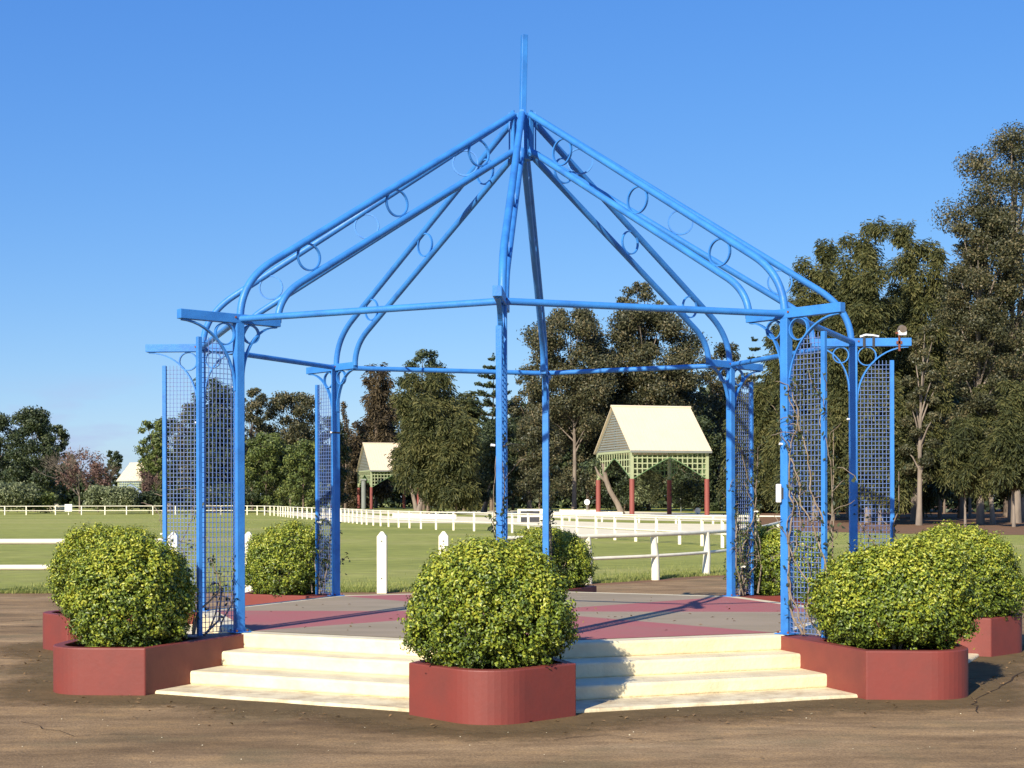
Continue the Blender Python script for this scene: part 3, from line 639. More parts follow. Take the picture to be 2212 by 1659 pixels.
# ------------------------------------------------------------------ near fence, bollards
def pointed_post(name, x, y, label, w=.165, h=1.06, group='white pointed posts at the lawn edge'):
    v = thing(name, label, 'post', (x, y, 0), group); m = MB(); hs = h - .085; q = w / 2
    vs = [(-q, -q, -.1), (q, -q, -.1), (q, q, -.1), (-q, q, -.1), (-q, -q, hs), (q, -q, hs), (q, q, hs), (-q, q, hs), (-.02, -.02, h), (.02, -.02, h), (.02, .02, h), (-.02, .02, h)]
    m.add(vs, [(0, 1, 5, 4), (1, 2, 6, 5), (2, 3, 7, 6), (3, 0, 4, 7), (4, 5, 9, 8), (5, 6, 10, 9), (6, 7, 11, 10), (7, 4, 8, 11), (8, 9, 10, 11)]); m.build('shaft', M['white'], v, .006)
    for z in (.895, .26):
        m = MB(); m.tube([(0, -q - .006, z), (0, -q + .01, z)], .012, 8); m.build('bolt_hole', M['dark'], v)
    return v
D0 = 24.75
for px, lab in ((537, 'white pointed post just left of the back left bush, mostly hidden by it'), (825, 'white pointed wooden post standing alone in front of the arena lawn'), (958, 'white pointed post half hidden by the bush nearest to the camera')):
    pointed_post('pointed_post', gx(px, D0), D0, lab)
fence = thing('rail_fence', 'white two rail fence at the left edge of the lawn', 'fence', (gx(375, D0), D0, 0))
def pf_part(par, x):
    m = MB(); w = .165; q = w / 2; h = 1.06; hs = h - .085
    vs = [(x - q, -q, -.1), (x + q, -q, -.1), (x + q, q, -.1), (x - q, q, -.1), (x - q, -q, hs), (x + q, -q, hs), (x + q, q, hs), (x - q, q, hs), (x - .02, -.02, h), (x + .02, -.02, h), (x + .02, .02, h), (x - .02, .02, h)]
    m.add(vs, [(0, 1, 5, 4), (1, 2, 6, 5), (2, 3, 7, 6), (3, 0, 4, 7), (4, 5, 9, 8), (5, 6, 10, 9), (6, 7, 11, 10), (7, 4, 8, 11), (8, 9, 10, 11)]); return m.build('post', M['white'], par, .006)
for x in (0, -4.6, -9.2): pf_part(fence, x)
for z in (.905, .462):
    m = MB(); m.tube([(.05, .0, z), (-2.3, .0, z - .004), (-4.6, 0, z), (-9.4, 0, z)], .046, 10); m.build('rail', M['white'], fence)
cf_pts = [(1.42, 27.26), (2.83, 28.6), (4.05, 30.3), (5.05, 32.4), (6.0, 35.2), (6.9, 38.6), (7.9, 42.6)]
cf = thing('curved_fence', 'white two rail fence curving away at the right of the arena lawn', 'fence', (2.83, 28.6, 0)); o0 = Vector((2.83, 28.6, 0))
for i, (x, y) in enumerate(cf_pts):
    lean = Vector((-.05 + .03 * (i % 3), 0, 0)) if i else Vector((0, 0, 0))
    m = MB(); a_ = Vector((x, y, -.05)) - o0; b_ = Vector((x, y, .90)) - o0 + lean * 2
    m.tube([a_, a_.lerp(b_, .5) + Vector((.015, 0, 0)), b_], [.085, .078, .06], 10); m.build('post', M['white'], cf)
def onrail(z, dx): return [Vector((x + dx, y - .02, z)) - o0 for x, y in smooth(cf_pts, 5)]
m = MB(); m.tube([Vector((-.1, 26.0, .9)) - o0] + onrail(.90, 0), .042, 8); m.build('rail', M['white'], cf)
m = MB(); m.tube(onrail(.48, .03), .033, 8); m.build('rail', M['white'], cf)

# ------------------------------------------------------------------ arena fence in the distance
ar = [(-75, 149), (-52, 148.5), (-38, 148), (-30, 147.5), (-26, 144), (-22.5, 137), (-18, 120), (-14.5, 109), (-12.2, 102), (-10.2, 94), (-8.2, 86.5), (-6.2, 80.5), (-4.2, 75.5), (-2, 71.5), (0, 67.5), (2.4, 60.5), (4.4, 54.5), (5.7, 50.8), (6.5, 48.2), (7.0, 45.8)]
S = smooth(ar, 16); o0 = Vector((-12.2, 102, 0))
af = thing('arena_fence', 'long white two rail arena fence bending across the far side of the lawn', 'fence', o0)
for z, w in ((.90, .085), (.44, .085)):
    m = MB(); m.ribbon([Vector((x, y, z)) - o0 for x, y in S], .04, w, (0.6, .8, 0)); 
    m = MB(); m.tube([Vector((x, y, z)) - o0 for x, y in S], w * .42, 6); m.build('rail', M['white'], af)
acc = 0; prev = Vector(S[0]); posts = []
for p in S[1:]:
    q = Vector(p); L = (q - prev).length; step = 2.2 if q.x < -27 else (1.95 if q.y > 62 else 1.75)
    acc += L
    if acc >= step: posts.append(q); acc = 0
    prev = q
posts = [q for q in posts if q.x > -56][:100]
for q in posts:
    m = MB(); m.box(Vector((q.x, q.y, .46)) - o0, (.10, .10, .96)); m.build('post', M['white'], af)
# low white kickboard wall and second rail behind
def low_wall(label, pts, h, base_px=None, name='low_board_wall', z0=0.0):
    w = thing(name, label, 'wall', (pts[0][0], pts[0][1], 0)); o_ = Vector((pts[0][0], pts[0][1], 0))
    for i in range(len(pts) - 1):
        m = MB(); a_ = Vector((*pts[i], (h + z0) / 2)) - o_; b_ = Vector((*pts[i + 1], (h + z0) / 2)) - o_
        m.bar(a_, b_, .08, h - z0); m.build('board', M['white'], w)
        m = MB(); m.box(Vector((*pts[i], h / 2)) - o_ + Vector((0, -.06, 0)), (.14, .10, h + .08)); m.build('post', M['white'], w)
def line_px(a, b, n): return [gp(a[0] + (b[0] - a[0]) * i / n, a[1] + (b[1] - a[1]) * i / n) for i in range(n + 1)]
low_wall('low white board wall of the sand track behind the back middle post', line_px((1195, 1116), (1345, 1117), 5), .42)
low_wall('low white board wall left of the lattice pavilion columns', line_px((1210, 1109), (1290, 1110), 3), .40, z0=.0)
low_wall('low white board wall along the sand track in front of the trees', line_px((850, 1118), (985, 1121), 7), .36)
rf = thing('track_rail', 'thin white rail on short posts crossing the sand track below the pavilion', 'fence', (*gp(1400, 1131), 0)); o_ = Vector((*gp(1400, 1131), 0))
tp = [gp(1230, 1126), gp(1300, 1128), gp(1380, 1130), gp(1460, 1132), gp(1540, 1133), gp(1620, 1134), gp(1690, 1135)]
m = MB(); m.tube([Vector((x, y, .5)) - o_ for x, y in tp], .045, 6); m.build('rail', M['white'], rf)
for x, y in tp: m = MB(); m.box(Vector((x, y, .25)) - o_, (.12, .12, .52)); m.build('post', M['white'], rf)
x, y = gp(1145, 1128); jb = thing('notice_board', 'small dark board in a white frame standing on the sand track', 'board', (x, y, 0))
m = MB(); m.box((0, 0, .18), (1.25, .1, .34)); m.box((0, 0, .60), (1.25, .1, .16)); m.build('panel', M['dark'], jb)
m = MB(); m.box((-.75, .02, .42), (.2, .1, .84)); m.box((.75, .02, .42), (.2, .1, .84)); m.box((0, .06, .82), (1.7, .08, .14)); m.box((0, .06, .42), (1.5, .06, .2)); m.build('frame', M['white'], jb)
for i, (px, py, h, lab) in enumerate(((124 , 1109, 1.15, 'white sign fixed on the far arena fence at the left'),)):
    x, y = gp(px + 25, py + 1); s = thing('arena_sign', lab, 'sign', (x, y - .2, 0)); m = MB(); m.box((0, 0, .72), (.75, .04, .75)); m.build('panel', M['plastic'], s); m = MB(); m.box((0, .05, .4), (.08, .05, .8)); m.build('stake', M['white'], s)
for px, py, d, lab in ((1268, 1085, 150, 'small white round marker on a pole left of the pavilion columns'), (1694 - 187, 1104, 140, 'small white marker beside the right column of the pavilion'), (1471, 1083, 160, 'small white marker seen through the pavilion')):
    x = gx(px, d); z = gz(py, d); s = thing('marker', lab, 'marker', (x, d, 0)); m = MB(); m.tube([(0, 0, 0), (0, 0, max(z - .2, .1))], .05, 6); m.build('pole', M['grey'], s)
    m = MB(); q = [(math.cos(v) * .30, 0, max(z, .3) + math.sin(v) * .30) for v in np.linspace(0, 2 * PI, 13)[:-1]]; m.add([(x_, -.04, z_) for x_, _, z_ in q] + [(x_, .04, z_) for x_, _, z_ in q], [tuple(range(12)), tuple(reversed(range(12, 24)))] + [(i, 12 + i, 12 + (i + 1) % 12, (i + 1) % 12) for i in range(12)]); m.build('disc', M['plastic'], s)

# ------------------------------------------------------------------ lattice pavilions
def pavilion(label, px, d, rot, L=7.95, W=9.4):
    # local axes: x along the front eave, y towards the back; origin at the front left eave corner
    pv = thing('lattice_pavilion', label, 'pavilion', (gx(px, d), d, 0), 'lattice pavilions beyond the arena', rot)
    ze, zr = 5.93, 10.04; oh = .3; zc = 3.33
    th = .10; m = MB()
    sl = math.atan2(zr - ze, W / 2)
    for s in (0, 1):       # two roof slopes, each a real slab
        y0 = -.15 if s == 0 else W + .15; z0 = ze - .13
        vs = []
        for x in (0, L):
            vs += [(x, y0, z0), (x, W / 2, zr), (x, W / 2, zr + th), (x, y0, z0 + th)]
        m.add(vs, [(0, 1, 2, 3), (7, 6, 5, 4), (0, 3, 7, 4), (3, 2, 6, 7), (0, 4, 5, 1)])
    for s in (0, 1):       # ribs of the sheet roofing
        y0 = -.15 if s == 0 else W + .15
        for j in range(21): x_ = .06 + (L - .12) * j / 20; m.bar((x_, y0, ze - .13 + th), (x_, W / 2, zr + th), .05, .05)
    m.build('roof', M['roofm'], pv)
    m = MB(); m.tube([(-.05, W / 2, zr + .10), (L + .05, W / 2, zr + .10)], .12, 8); m.build('ridge_cap', M['roofm'], pv)
    m = MB(); m.box((L / 2, -.17, ze - .14), (L, .08, .2)); m.build('gutter', M['grey'], pv)
    cols = [(oh, oh), (L - oh, oh), (oh, W - oh), (L - oh, W - oh)]
    for x, y in cols:
        m = MB(); m.tube([(x, y, 0), (x, y, zc)], .23, 12); c = m.build('column', M['column'], pv)
        m = MB(); m.box((x, y, (zc + ze) / 2 - .1), (.26, .26, ze - zc - .1)); m.build('upper_post', M['lattice'], pv)
    # lattice valances with a pointed opening
    def valance(p0, p1, n, off, name='lattice_valance'):
        p0, p1 = Vector(p0), Vector(p1); T = (p1 - p0).normalized(); Ln = (p1 - p0).length; nrm = Vector((-T.y, T.x, 0)); f = MB(); g_ = MB()
        zt = ze - .2
        def low(s): e = abs(2 * s - 1); return zt - .45 - (zt - .45 - zc) * min(1, e * 1.03) ** 1.15
        for i in range(n + 1):
            s = i / n; q = p0 + T * (Ln * s); zb = low(s)
            if zt - zb > .1: f.bar(Vector((q.x, q.y, zb)), Vector((q.x, q.y, zt)), .105, .05, side=T)
        z = zt
        while z > zc:
            # the span on each side where the lattice reaches this height
            for lo_, hi_ in ((0, .5), (.5, 1)):
                ss = [lo_ + (hi_ - lo_) * j / 40 for j in range(41)]; ss = [s for s in ss if low(s) <= z + .02]
                if len(ss) > 1:
                    a_ = p0 + T * (Ln * ss[0]); b_ = p0 + T * (Ln * ss[-1]); o2 = nrm * .03
                    f.bar(Vector((a_.x, a_.y, z)) + o2, Vector((b_.x, b_.y, z)) + o2, .05, .105)
            z -= Ln / n
        for sg in (0, 1):   # sloping trim of the opening
            a_ = p0 + T * (Ln * (0 if sg == 0 else 1)); b_ = p0 + T * (Ln * .5)
            for j in range(8):
                s0 = (j / 8) * .5; s1 = ((j + 1) / 8) * .5
                if sg: s0, s1 = 1 - s0, 1 - s1
                qa, qb = p0 + T * (Ln * s0), p0 + T * (Ln * s1)
                g_.bar(Vector((qa.x, qa.y, low(s0))), Vector((qb.x, qb.y, low(s1))), .05, .07)
        o = f.build(name, M['lattice'], pv); o2_ = g_.build('opening_trim', M['green'], pv)
        return o
    valance((oh, oh - .08, 0), (L - oh, oh - .08, 0), 15, 0); valance((oh - .02, W - oh, 0), (oh - .02, oh, 0), 14, 0)
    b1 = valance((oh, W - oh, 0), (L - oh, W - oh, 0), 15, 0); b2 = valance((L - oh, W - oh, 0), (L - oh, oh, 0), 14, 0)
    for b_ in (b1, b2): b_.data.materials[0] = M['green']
    # slatted gables
    for x in (oh, L - oh):
        m = MB(); nz_ = 16
        for j in range(nz_):
            z = ze + .1 + (zr - ze - .4) * j / nz_; hw = (zr - z) / (zr - ze) * W / 2 - .25
            if hw > .15: m.bar((x, W / 2 - hw, z), (x, W / 2 + hw, z), .05, .15)
        for y in np.linspace(-.8, .8, 3):
            yy = W / 2 + y * W / 2; zt = zr - abs(y) * (zr - ze) - .2
            m.bar((x + .05, yy, ze - .1), (x + .05, yy, zt), .06, .14)
        for s in (-1, 1): m.bar((x - .06, W / 2 + s * (W / 2 - .1), ze - .05), (x - .06, W / 2, zr - .12), .05, .14)
        m.build('gable_lattice', M['grey'], pv)
        m = MB(); m.bar((x, oh, ze - .1), (x, W - oh, ze - .1), .16, .2); m.build('tie_beam', M['lattice'], pv)
    return pv
pavilion('large cream roofed lattice pavilion on red columns framed by the gazebo at the right', 1361, 130, math.radians(16.7))
p2 = pavilion('smaller looking cream roofed lattice pavilion half hidden by a casuarina', 799, 219, math.radians(18.6))
pavilion('distant cream pavilion roof showing between trees at the far left', 252, 341, math.radians(-25))
x, y = gx(785.5, 222), 222
pc = thing('pale_pillar', 'pale grey pillar standing inside the half hidden pavilion', 'pillar', (x, y, 0)); m = MB(); m.tube([(0, 0, 0), (0, 0, 4.4)], .36, 10); m.build('shaft', M['grey'], pc); m = MB(); m.box((0, 0, 4.5), (.9, .9, .25)); m.build('cap', M['grey'], pc)

# ------------------------------------------------------------------ trees
def clump_leaves(r, centers, radii, n, s, kind):
    """leaf cards around clump centres; radii (k,3)"""
    k = len(centers); wts = (radii[:, 0] * radii[:, 1] * radii[:, 2]) ** (2 / 3); wts = wts / wts.sum(); idx = r.choice(k, n, p=wts)
    d = unit(r.normal(size=(n, 3))); rad = r.beta(2.4, 1.3, (n, 1)); pos = centers[idx] + d * rad * radii[idx] * (1 + .25 * r.normal(size=(n, 1)) * .5)
    if kind == 'droop':
        L = s * r.uniform(1.0, 2.4, (n, 1)); W = s * r.uniform(.28, .55, (n, 1))
        t = unit(np.stack([r.normal(size=n) * .65, r.normal(size=n) * .65, -np.ones(n) * .9], 1) + d * .75)
        sd = unit(np.cross(t, r.normal(size=(n, 3)))); b = pos; tip = pos + t * L
        return np.stack([b - sd * W * .3, b + sd * W * .3, tip + sd * W * .5, tip - sd * W * .5], 1)
    nr = unit(d + r.normal(size=(n, 3)) * .8); t = unit(np.cross(nr, r.normal(size=(n, 3)))); q = np.cross(nr, t)
    L = s * r.uniform(.7, 1.5, (n, 1)); W = s * r.uniform(.4, .8, (n, 1))
    return np.stack([pos - t * L / 2, pos + q * W / 2, pos + t * L / 2, pos - q * W / 2], 1)
def tree(label, px, d, top, hw, mat, kind='round', base=.25, seed=0, n=None, name=None, bark='bark', trunkr=None, nclump=None, s=None, csize=1.0, lean=0.0, cat='tree', group=None):
    r = np.random.default_rng(seed + 1000); x = gx(px, d); H = gz(top, d); rw = hw / FPX * d
    nm = name or {'round': 'eucalyptus_tree', 'droop': 'casuarina_tree', 'bare': 'bare_tree', 'tier': 'norfolk_pine', 'shrub': 'shrub', 'cone': 'cypress_tree'}[kind]
    t_ = thing(nm, label, cat, (x, d, 0), group); trk = MB(); tr = trunkr or H * .0115
    lean_v = np.array([lean, 0, 0]) * H
    def tp(z):  # trunk axis at height z
        f = z / H; return np.array([math.sin(f * 4 + seed) * .018 * H * f, math.cos(f * 3 + seed) * .01 * H * f, z]) + lean_v * f
    zs = np.linspace(-.1, H * (.9 if kind != 'shrub' else .5), 9)
    if kind != 'shrub': trk.tube([tp(z) for z in zs], [tr * (1.25 if i == 0 else 1) * (1 - .85 * i / 8) for i in range(9)], 8)
    cs, rs = [], []; cb = H * base
    if kind in ('round', 'droop', 'cone', 'shrub'):
        if kind == 'droop':
            nl = 4; lead = [(0.0, 0.0, 1.0)] + [(r.uniform(-.55, .55), r.uniform(-.5, .5), r.uniform(.74, .97)) for _ in range(nl - 1)]
            for li, (lx, ly, lh) in enumerate(lead):
                m_ = (nclump or 44) // 2 if li == 0 else (nclump or 44) // 3
                p_ = []
                for i in range(m_):
                    f = (i + r.uniform(.1, .9)) / m_; z = cb + (H * lh - cb) * f ** .9
                    prof = (math.sin(PI * (f * .64 + .20))) ** .7 * r.uniform(.55, 1.15); a_ = r.uniform(0, 2 * PI); q = prof * rw * (.66 if li == 0 else .5)
                    c = np.array([lx * rw * (1 - .3 * f) + math.cos(a_) * q, ly * rw + math.sin(a_) * q, z]) + lean_v * z / H
                    cr_ = rw * csize * r.uniform(.24, .42) * (.65 + .35 * min(1, 1.6 * (1 - f) + .25)); rz = cr_ * r.uniform(.9, 1.5)
                    c[2] = min(c[2], H * lh - rz * .9); cs.append(c); rs.append((cr_, cr_, rz))
                    if i % 3 == 0: trk.tube([tp(max(cb * .6, z * .7)), (tp(z * .8) + c) / 2, c], [tr * .3, tr * .2, tr * .06], 5, caps=False)
            cs.append(tp(H) * np.array([1, 1, 0]) + np.array([0, 0, H * .965])); rs.append((rw * .13, rw * .13, H * .035))
        nc = 0 if kind == 'droop' else nclump or (30 if kind == 'round' else 34)
        for i in range(nc):
            f = (i + .5) / nc; z = cb + (H - cb) * (f ** .85)
            if kind == 'cone': prof = max(.08, 1 - f) ** .8
            elif kind == 'droop': prof = (math.sin(PI * min(1, (f * .80 + .20))) ** .6) * (1 - .25 * f)
            else: prof = math.sqrt(max(.06, 1 - ((f - .42) / .62) ** 2)) if f > .42 else math.sqrt(max(.15, 1 - ((f - .42) / .60) ** 2))
            a_ = i * 2.399 + r.uniform(-.5, .5); q = prof * rw * r.uniform(.35, .88)
            c = tp(min(z, H * .92)) * np.array([1, 1, 0]) + np.array([math.cos(a_) * q, math.sin(a_) * q * .9, z])
            cr_ = rw * csize * {'round': .40, 'droop': .33, 'cone': .45, 'shrub': .45}[kind] * r.uniform(.65, 1.2) * (.6 + .4 * prof)
            rz = cr_ * {'round': .72, 'droop': 1.2, 'cone': 1.3, 'shrub': .8}[kind]
            c[2] = min(c[2], H - rz * .85); c[2] = max(c[2], rz * .6 if kind == 'shrub' else 0)
            cs.append(c); rs.append((cr_, cr_, rz))
            if kind != 'shrub' and i % 2 == 0:
                z0 = max(cb * .6, z * .72); p0 = tp(z0); mid = (p0 + c) / 2 + np.array([0, 0, .05 * H * .3]); trk.tube([p0, mid, c], [tr * .38, tr * .25, tr * .08], 5, caps=False)
    elif kind == 'tier':
        nt = 15
        for i in range(nt):
            f = i / (nt - 1); z = cb + (H - cb) * f * .97; ln = rw * (1 - f) ** .75 + .3
            for j in range(7):
                a_ = j * 2 * PI / 7 + i * .5; e = np.array([math.cos(a_) * ln, math.sin(a_) * ln, z + ln * .28]); p0 = tp(z)
                trk.tube([p0, (p0 + e) / 2 - np.array([0, 0, ln * .03]), e], [tr * .22, tr * .14, .03], 5, caps=False)
                for w in (.35, .6, .85, 1.0): 
                    c = p0 + (e - p0) * w; cs.append(c); rs.append((ln * .16 + .15, ln * .16 + .15, .16 + ln * .03))
        c = tp(H * .99); cs.append(c); rs.append((.25, .25, .6))
    elif kind == 'bare':
        rr = random.Random(seed)
        def grow(p, dv, L, w, dep):
            e = p + dv * L; midp = (p + e) / 2 + Vector((rr.uniform(-.06, .06), rr.uniform(-.06, .06), .03)) * L
            trk.tube([p, midp, e], [w, w * .8, w * .6], 5, caps=False)
            if dep == 0: return
            for _ in range(3 if dep > 2 else 4):
                nd = (dv + Vector((rr.uniform(-.9, .9), rr.uniform(-.9, .9), rr.uniform(-.15, .55)))).normalized(); grow(e, nd, L * rr.uniform(.62, .82), w * .58, dep - 1)
        for q in range(4): grow(Vector((0, 0, H * .22)), Vector((rr.uniform(-.8, .8), rr.uniform(-.8, .8), rr.uniform(.5, 1))).normalized(), H * .24, tr * .6, 4)
        nc = 16
        for i in range(nc):
            a_ = i * 2.4; q = rw * r.uniform(.1, .8); z = H * r.uniform(.35, .85); cs.append(np.array([math.cos(a_) * q, math.sin(a_) * q, z])); rs.append((rw * .35, rw * .35, H * .12))
    cs, rs = np.array(cs), np.array(rs)
    s = s or max(.12, d * .00165); 
    if n is None:
        area = (4 * PI * (rs[:, 0] * rs[:, 2])).sum() * .55; la = s * s * (.75 if kind == 'droop' else .45)
        n = int(min(70000, max(1500, area / la * {'round': 2.6, 'droop': 2.4, 'cone': 1, 'shrub': 1.1, 'tier': 1.6, 'bare': .12}[kind])))
    trk.build('trunk' if kind != 'shrub' else 'stems', M[bark], t_) if trk.v else None
    V = clump_leaves(r, cs, rs, n, s, 'droop' if kind == 'droop' else 'x')
    V[:, :, 2] = np.maximum(V[:, :, 2], .05)
    quads_mesh('crown', V, M[mat], t_)
    return t_
TR = 0
def T(*a, **k):
    global TR; TR += 1; k.setdefault('seed', TR * 7); return tree(*a, **k)
# far left
T('dark green tree cut by the left edge of the photo', -10, 190, 888, 55, 'darkg', base=.12)
T('big dark green tree second from the left edge', 75, 185, 878, 62, 'darkg', base=.12)
T('dark green tree between the left one and the russet tree', 122, 200, 915, 36, 'darkg', base=.12)
T('bare russet tree with a pale forked trunk at the far left', 172, 165, 942, 62, 'russet', kind='bare', bark='palebark')
T('low russet bare tree right of the forked trunk', 212, 178, 985, 32, 'russet', kind='bare', base=.3)
T('small dark conifer shaped tree on the skyline at the left', 243, 390, 972, 20, 'darkg', base=.3, n=2500)
T('tall green tree just left of the leftmost blue trellis', 330, 172, 905, 42, 'midg', base=.1)
T('small green tree beside the distant pavilion roof', 338, 168, 945, 26, 'midg', base=.06, n=5000)
T('russet bush like tree in front of the distant pavilion roof', 322, 162, 1010, 20, 'russet', kind='bare', base=.1)
T('dark tree behind the left trellis meshes', 365, 205, 900, 40, 'darkg', base=.1)
T('tall dark casuarina seen through the left wire meshes', 462, 175, 812, 58, 'darkg', kind='droop', base=.08)
T('dark olive tree left of the left front post', 415, 185, 870, 40, 'euc', base=.1)
T('flat topped olive tree just right of the left front post', 545, 190, 836, 42, 'euc', base=.2)
T('wide brown-olive tree crown between the left posts', 628, 195, 846, 72, 'euc', base=.12)
T('leafy green tree low between the left posts', 575, 168, 935, 55, 'midg', base=.05)
T('yellow-green leafy tree beside the back left bush', 655, 164, 950, 48, 'midg', base=.05)
T('dark tree behind the back left trellis', 715, 205, 900, 45, 'darkg', base=.1)
T('slim russet cypress like tree right of the back left post', 746, 226, 866, 24, 'casbrown', kind='cone', base=.04)
T('brown casuarina rising behind the half hidden pavilion', 812, 240, 782, 46, 'casbrown', kind='droop', base=.1)
T('brown foliage tree left of the half hidden pavilion', 770, 232, 905, 36, 'casbrown', kind='droop', base=.02)
T('tall dark casuarina top behind the green one', 915, 200, 756, 56, 'darkg', base=.25)
T('big drooping green casuarina in front of the half hidden pavilion', 925, 150, 795, 92, 'cas', kind='droop', base=.17, lean=.02)
T('lower drooping casuarina branches tree left of the nearest post', 985, 146, 900, 62, 'cas', kind='droop', base=.16)
T('norfolk pine with tiered arms behind the nearest post', 1062, 186, 768, 88, 'darkg', kind='tier', base=.12)
T('dark green tree below the norfolk pine', 1075, 165, 905, 66, 'darkg', base=.1)
T('brownish slim tree just right of the back middle post', 1142, 180, 790, 36, 'euc', base=.15)
T('olive tree low behind the back middle post', 1165, 160, 900, 62, 'euc', base=.1)
T('huge spreading eucalyptus above the large pavilion, left half', 1240, 172, 668, 118, 'euc', base=.38, bark='palebark', nclump=40, csize=.85)
T('huge spreading eucalyptus above the large pavilion, right half', 1400, 178, 664, 120, 'euc', base=.38, bark='palebark', nclump=40, csize=.85)
T('tallest reddish eucalyptus top poking above the blue eave pipe', 1385, 195, 607, 56, 'euc', base=.6, n=7000, bark='palebark', csize=.8)
T('dense dark olive tree behind the pavilion roof, left', 1270, 178, 800, 92, 'euc', base=.08)
T('dense dark olive tree behind the pavilion roof, right', 1445, 182, 795, 98, 'euc', base=.08)
T('dark tree filling the back right post gap', 1555, 190, 742, 66, 'euc', base=.08)
T('dark green tree behind the pavilion columns', 1350, 175, 930, 80, 'darkg', base=.03)
T('dark green tree right of the pavilion', 1500, 172, 900, 70, 'darkg', base=.03)
T('thin pine top right of the back right post', 1632, 210, 728, 40, 'darkg', kind='tier', base=.2, n=7000)
T('olive casuarina behind the back right trellis', 1640, 150, 850, 70, 'cas', kind='droop', base=.1)
T('dark casuarina filling the gap left of the norfolk pine', 1002, 188, 846, 58, 'cas', kind='droop', base=.06)
T('dark olive tree filling the gap right of the norfolk pine', 1108, 192, 868, 52, 'euc', base=.06)
T('broad dark olive tree behind the half hidden pavilion', 860, 262, 850, 60, 'euc', base=.05)
# right hand casuarina belt
T('slender casuarina left of the tall right pair', 1762, 105, 515, 74, 'cas', kind='droop', base=.10, bark='palebark', nclump=54)
T('tall casuarina behind the right front post', 1700, 120, 690, 70, 'cas', kind='droop', base=.12, bark='palebark')
T('tall twin topped casuarina, left of the pair', 1875, 92, 474, 86, 'cas', kind='droop', base=.10, bark='palebark', nclump=60)
T('tall twin topped casuarina, right of the pair', 1975, 98, 474, 76, 'cas', kind='droop', base=.12, bark='palebark', nclump=60)
T('low casuarina behind the far right trellis', 1900, 86, 820, 74, 'cas', kind='droop', base=.15, bark='palebark')
T('low casuarina behind the right front trellis', 1800, 100, 840, 70, 'cas', kind='droop', base=.16, bark='palebark')
T('dense dark casuarina deep in the grove right of the twin tops', 2030, 110, 760, 80, 'darkg', kind='droop', base=.2)
T('huge brown-olive eucalyptus at the right edge', 2195, 90, 278, 165, 'euc', base=.22, bark='palebark', nclump=64, csize=.85)
T('lower left limb tree of the huge right edge eucalyptus', 2118, 88, 440, 88, 'euc', base=.2, nclump=44, bark='palebark')
T('drooping casuarina low at the right edge of the photo', 2190, 78, 820, 66, 'cas', kind='droop', base=.30, bark='palebark')
T('olive casuarina with a thin pale trunk at the right', 2085, 80, 900, 52, 'cas', kind='droop', base=.38, bark='palebark')
T('broad olive casuarina behind the twin tops, left side', 1835, 112, 590, 84, 'cas', kind='droop', base=.08, nclump=60)
T('broad dark casuarina filling the dip right of the twin tops', 1990, 114, 600, 90, 'cas', kind='droop', base=.08, nclump=60)
T('mid height casuarina under the slender left one', 1740, 116, 640, 76, 'cas', kind='droop', base=.08, nclump=54)
T('dense olive tree between the twin tops and the right edge giant', 2075, 112, 585, 66, 'euc', base=.08)
T('dense olive tree behind the giant at the right edge', 2175, 118, 470, 84, 'euc', base=.08)
# individual trunks in the grove at the right
for i, (px, py, top, w, lab) in enumerate(((1985, 1137, 700, .17, 'straight pale trunked tree left of the dark gap in the right grove'), (2145, 1134, 830, .16, 'leaning pale trunked tree behind the right edge bush'),
        (2095, 1118, 850, .13, 'thin trunked tree standing deep in the right grove'), (2180, 1130, 840, .12, 'slim trunk near the right edge of the photo'),
        (2040, 1112, 800, .12, 'thin dark trunked tree in the gap of the right grove'), (1940, 1112, 800, .12, 'thin trunk behind the far right trellis'),
        (2208, 1128, 800, .16, 'trunk at the very right edge of the photo'), (1700, 1106, 860, .2, 'dark trunked tree left of the right front post'), (1795, 1104, 860, .2, 'dark trunked tree right of the right front trellis'), (1630, 1102, 880, .2, 'dark trunk right of the back right trellis'))):
    x, d = gp(px, py); T(lab, px, d, top, 42, 'cas' if i % 2 else 'euc', kind='droop' if i % 2 else 'round', base=.22, bark='palebark' if i not in (4, 7, 8, 9) else 'bark', trunkr=w, lean=(.03, -.06, .02, .03, -.02, .04, -.03, 0, .02, 0)[i], n=13000)
# pale crooked trunks low among the trees behind the arena
for i, (px, d, lab) in enumerate(((900, 190, 'pale crooked trunk left of the green casuarina'), (905, 170, 'pale leaning trunk under the green casuarina'), (1045, 168, 'crooked grey trunk left of the nearest post'), (1145, 166, 'forked pale trunk right of the nearest post'), (600, 172, 'leaning pale trunk between the left posts'))):
    T(lab, px, d, 960, 40, 'darkg', base=.5, bark='palebark', trunkr=.32, lean=(-.22, .2, .25, -.12, .2)[i], n=3500)
# crooked paperbark under the big pavilion
x, d = gp(1345, 1113); pt = thing('crooked_tree', 'crooked pale paperbark tree leaning inside the large pavilion', 'tree', (x, d, 0)); m = MB()
m.tube([(0, 0, -.1), (-.5, 0, 1.1), (-1.2, 0, 2.3), (-1.6, 0, 3.4), (-1.75, 0, 4.4), (-1.9, 0, 4.9)], [.32, .26, .24, .24, .2, .1], 9); m.tube([(-1.6, 0, 3.2), (-2.3, 0, 3.9), (-2.6, 0, 4.6)], [.17, .13, .06], 7); m.build('trunk', M['palebark'], pt)
g = np.random.default_rng(9); c = np.array([[-1.8, 1.5, 5.0], [-.6, 1.5, 4.6], [-2.8, 1.2, 4.6]]); quads_mesh('crown', clump_leaves(g, c, np.array([[1.3, 1.2, .8]] * 3), 900, .3, 'x'), M['darkg'], pt)
T('leafy shrub growing beside the middle column of the large pavilion', 1400, 136, 1015, 30, 'pale', kind='shrub', cat='shrub', n=2600)
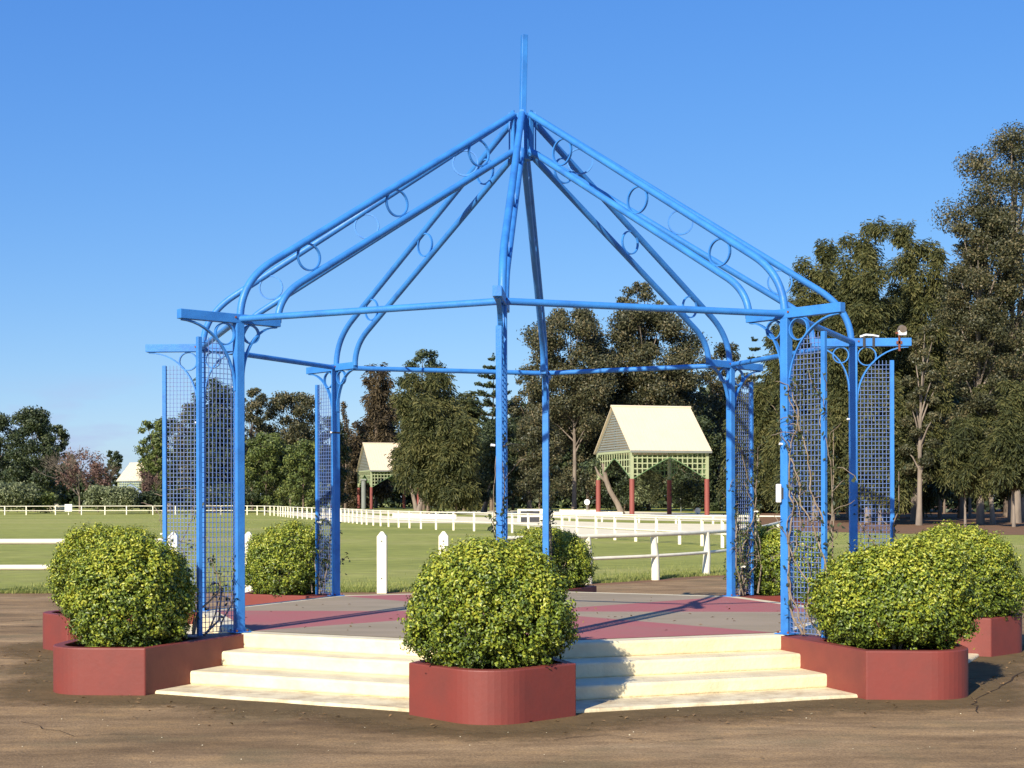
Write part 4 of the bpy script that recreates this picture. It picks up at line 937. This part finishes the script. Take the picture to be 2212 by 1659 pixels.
T('dark shrub under the right half of the large pavilion', 1490, 138, 1040, 32, 'darkg', kind='shrub', cat='shrub', n=2600)
# shrubs along the far side of the arena at the left
for px, d, top, hw, mt, lab in ((20, 160, 1040, 52, 'pale', 'low grey-green shrub at the left edge of the photo'), (85, 163, 1062, 40, 'midg', 'low yellowish shrub left of the white rocks'), (215, 158, 1047, 34, 'pale', 'grey-green shrub right of the russet tree trunk'), (262, 157, 1050, 40, 'pale', 'wide grey-green shrub below the distant pavilion roof'), (330, 160, 1060, 36, 'darkg', 'dark shrub under the green tree by the left trellis'), (410, 165, 1050, 50, 'darkg', 'dark shrub behind the left wire mesh'), (500, 166, 1045, 50, 'darkg', 'dark shrub behind the left front post')):
    T(lab, px, d, top, hw, mt, kind='shrub', cat='shrub')
def rock(px, py, w, lab, mt='palebark'):
    x, d = gp(px, py); r = random.Random(px); v = thing('boulder', lab, 'rock', (x, d, 0)); me = bpy.data.meshes.new('stone')
    import bmesh
    bm = bmesh.new(); bmesh.ops.create_icosphere(bm, subdivisions=2, radius=w)
    for q in bm.verts: q.co = Vector((q.co.x * r.uniform(.85, 1.1), q.co.y * .7, q.co.z * r.uniform(.65, .85) + w * .4))
    bm.to_mesh(me); bm.free(); link('stone', me, M[mt], v)
rock(118, 1103, .9, 'pale boulder left of the other pale boulder at the far left', 'sand'); rock(138, 1103, .8, 'pale boulder right of the other pale boulder at the far left', 'sand')
rock(364, 1104, 1.0, 'brown boulder just right of the leftmost trellis post', 'palebark')
# the wood that closes the view behind
def wood(label, pxs, d, tops, mat, n, s, dz=12, seed=1):
    g = np.random.default_rng(seed); x = g.uniform(pxs[0], pxs[-1], n); tp_ = np.interp(x, pxs, tops) + 14 * np.sin(x * .11) + 9 * np.sin(x * .31); dd = d + g.uniform(0, dz, n)
    z = gz(tp_, dd) * (g.random(n) ** .7); pos = np.stack([(x - PX0) / FPX * dd, dd, np.maximum(z, .1)], 1)
    nr = unit(g.normal(size=(n, 3)) + np.array([0, -.8, .4])); t = unit(np.cross(nr, g.normal(size=(n, 3)))); q = np.cross(nr, t); L = s * g.uniform(.6, 1.4, (n, 1)); W = L * .6
    V = np.stack([pos - t * L / 2, pos + q * W / 2, pos + t * L / 2, pos - q * W / 2], 1); V[:, :, 2] = np.maximum(V[:, :, 2], .03)
    o = quads_mesh('woodland', V, M[mat]); tag(o, label, 'woodland', kind='stuff')
wood('dark mass of undergrowth behind the trees left of the gazebo centre', [-260, 0, 150, 205, 235, 330, 350, 420, 700, 900, 1120], 250, [985, 985, 1000, 1040, 1072, 1072, 1010, 940, 960, 930, 930], 'darkg', 60000, 1.0, 14, 3)
wood('dark mass of wood behind the large pavilion and right post', [1100, 1250, 1500, 1650, 1780], 222, [900, 860, 850, 850, 880], 'darkg', 50000, .9, 12, 4)
wood('deep shaded wood behind the right grove', [1600, 1750, 1900, 2000, 2100, 2500], 150, [880, 760, 740, 800, 700, 700], 'darkg', 90000, .62, 16, 5)
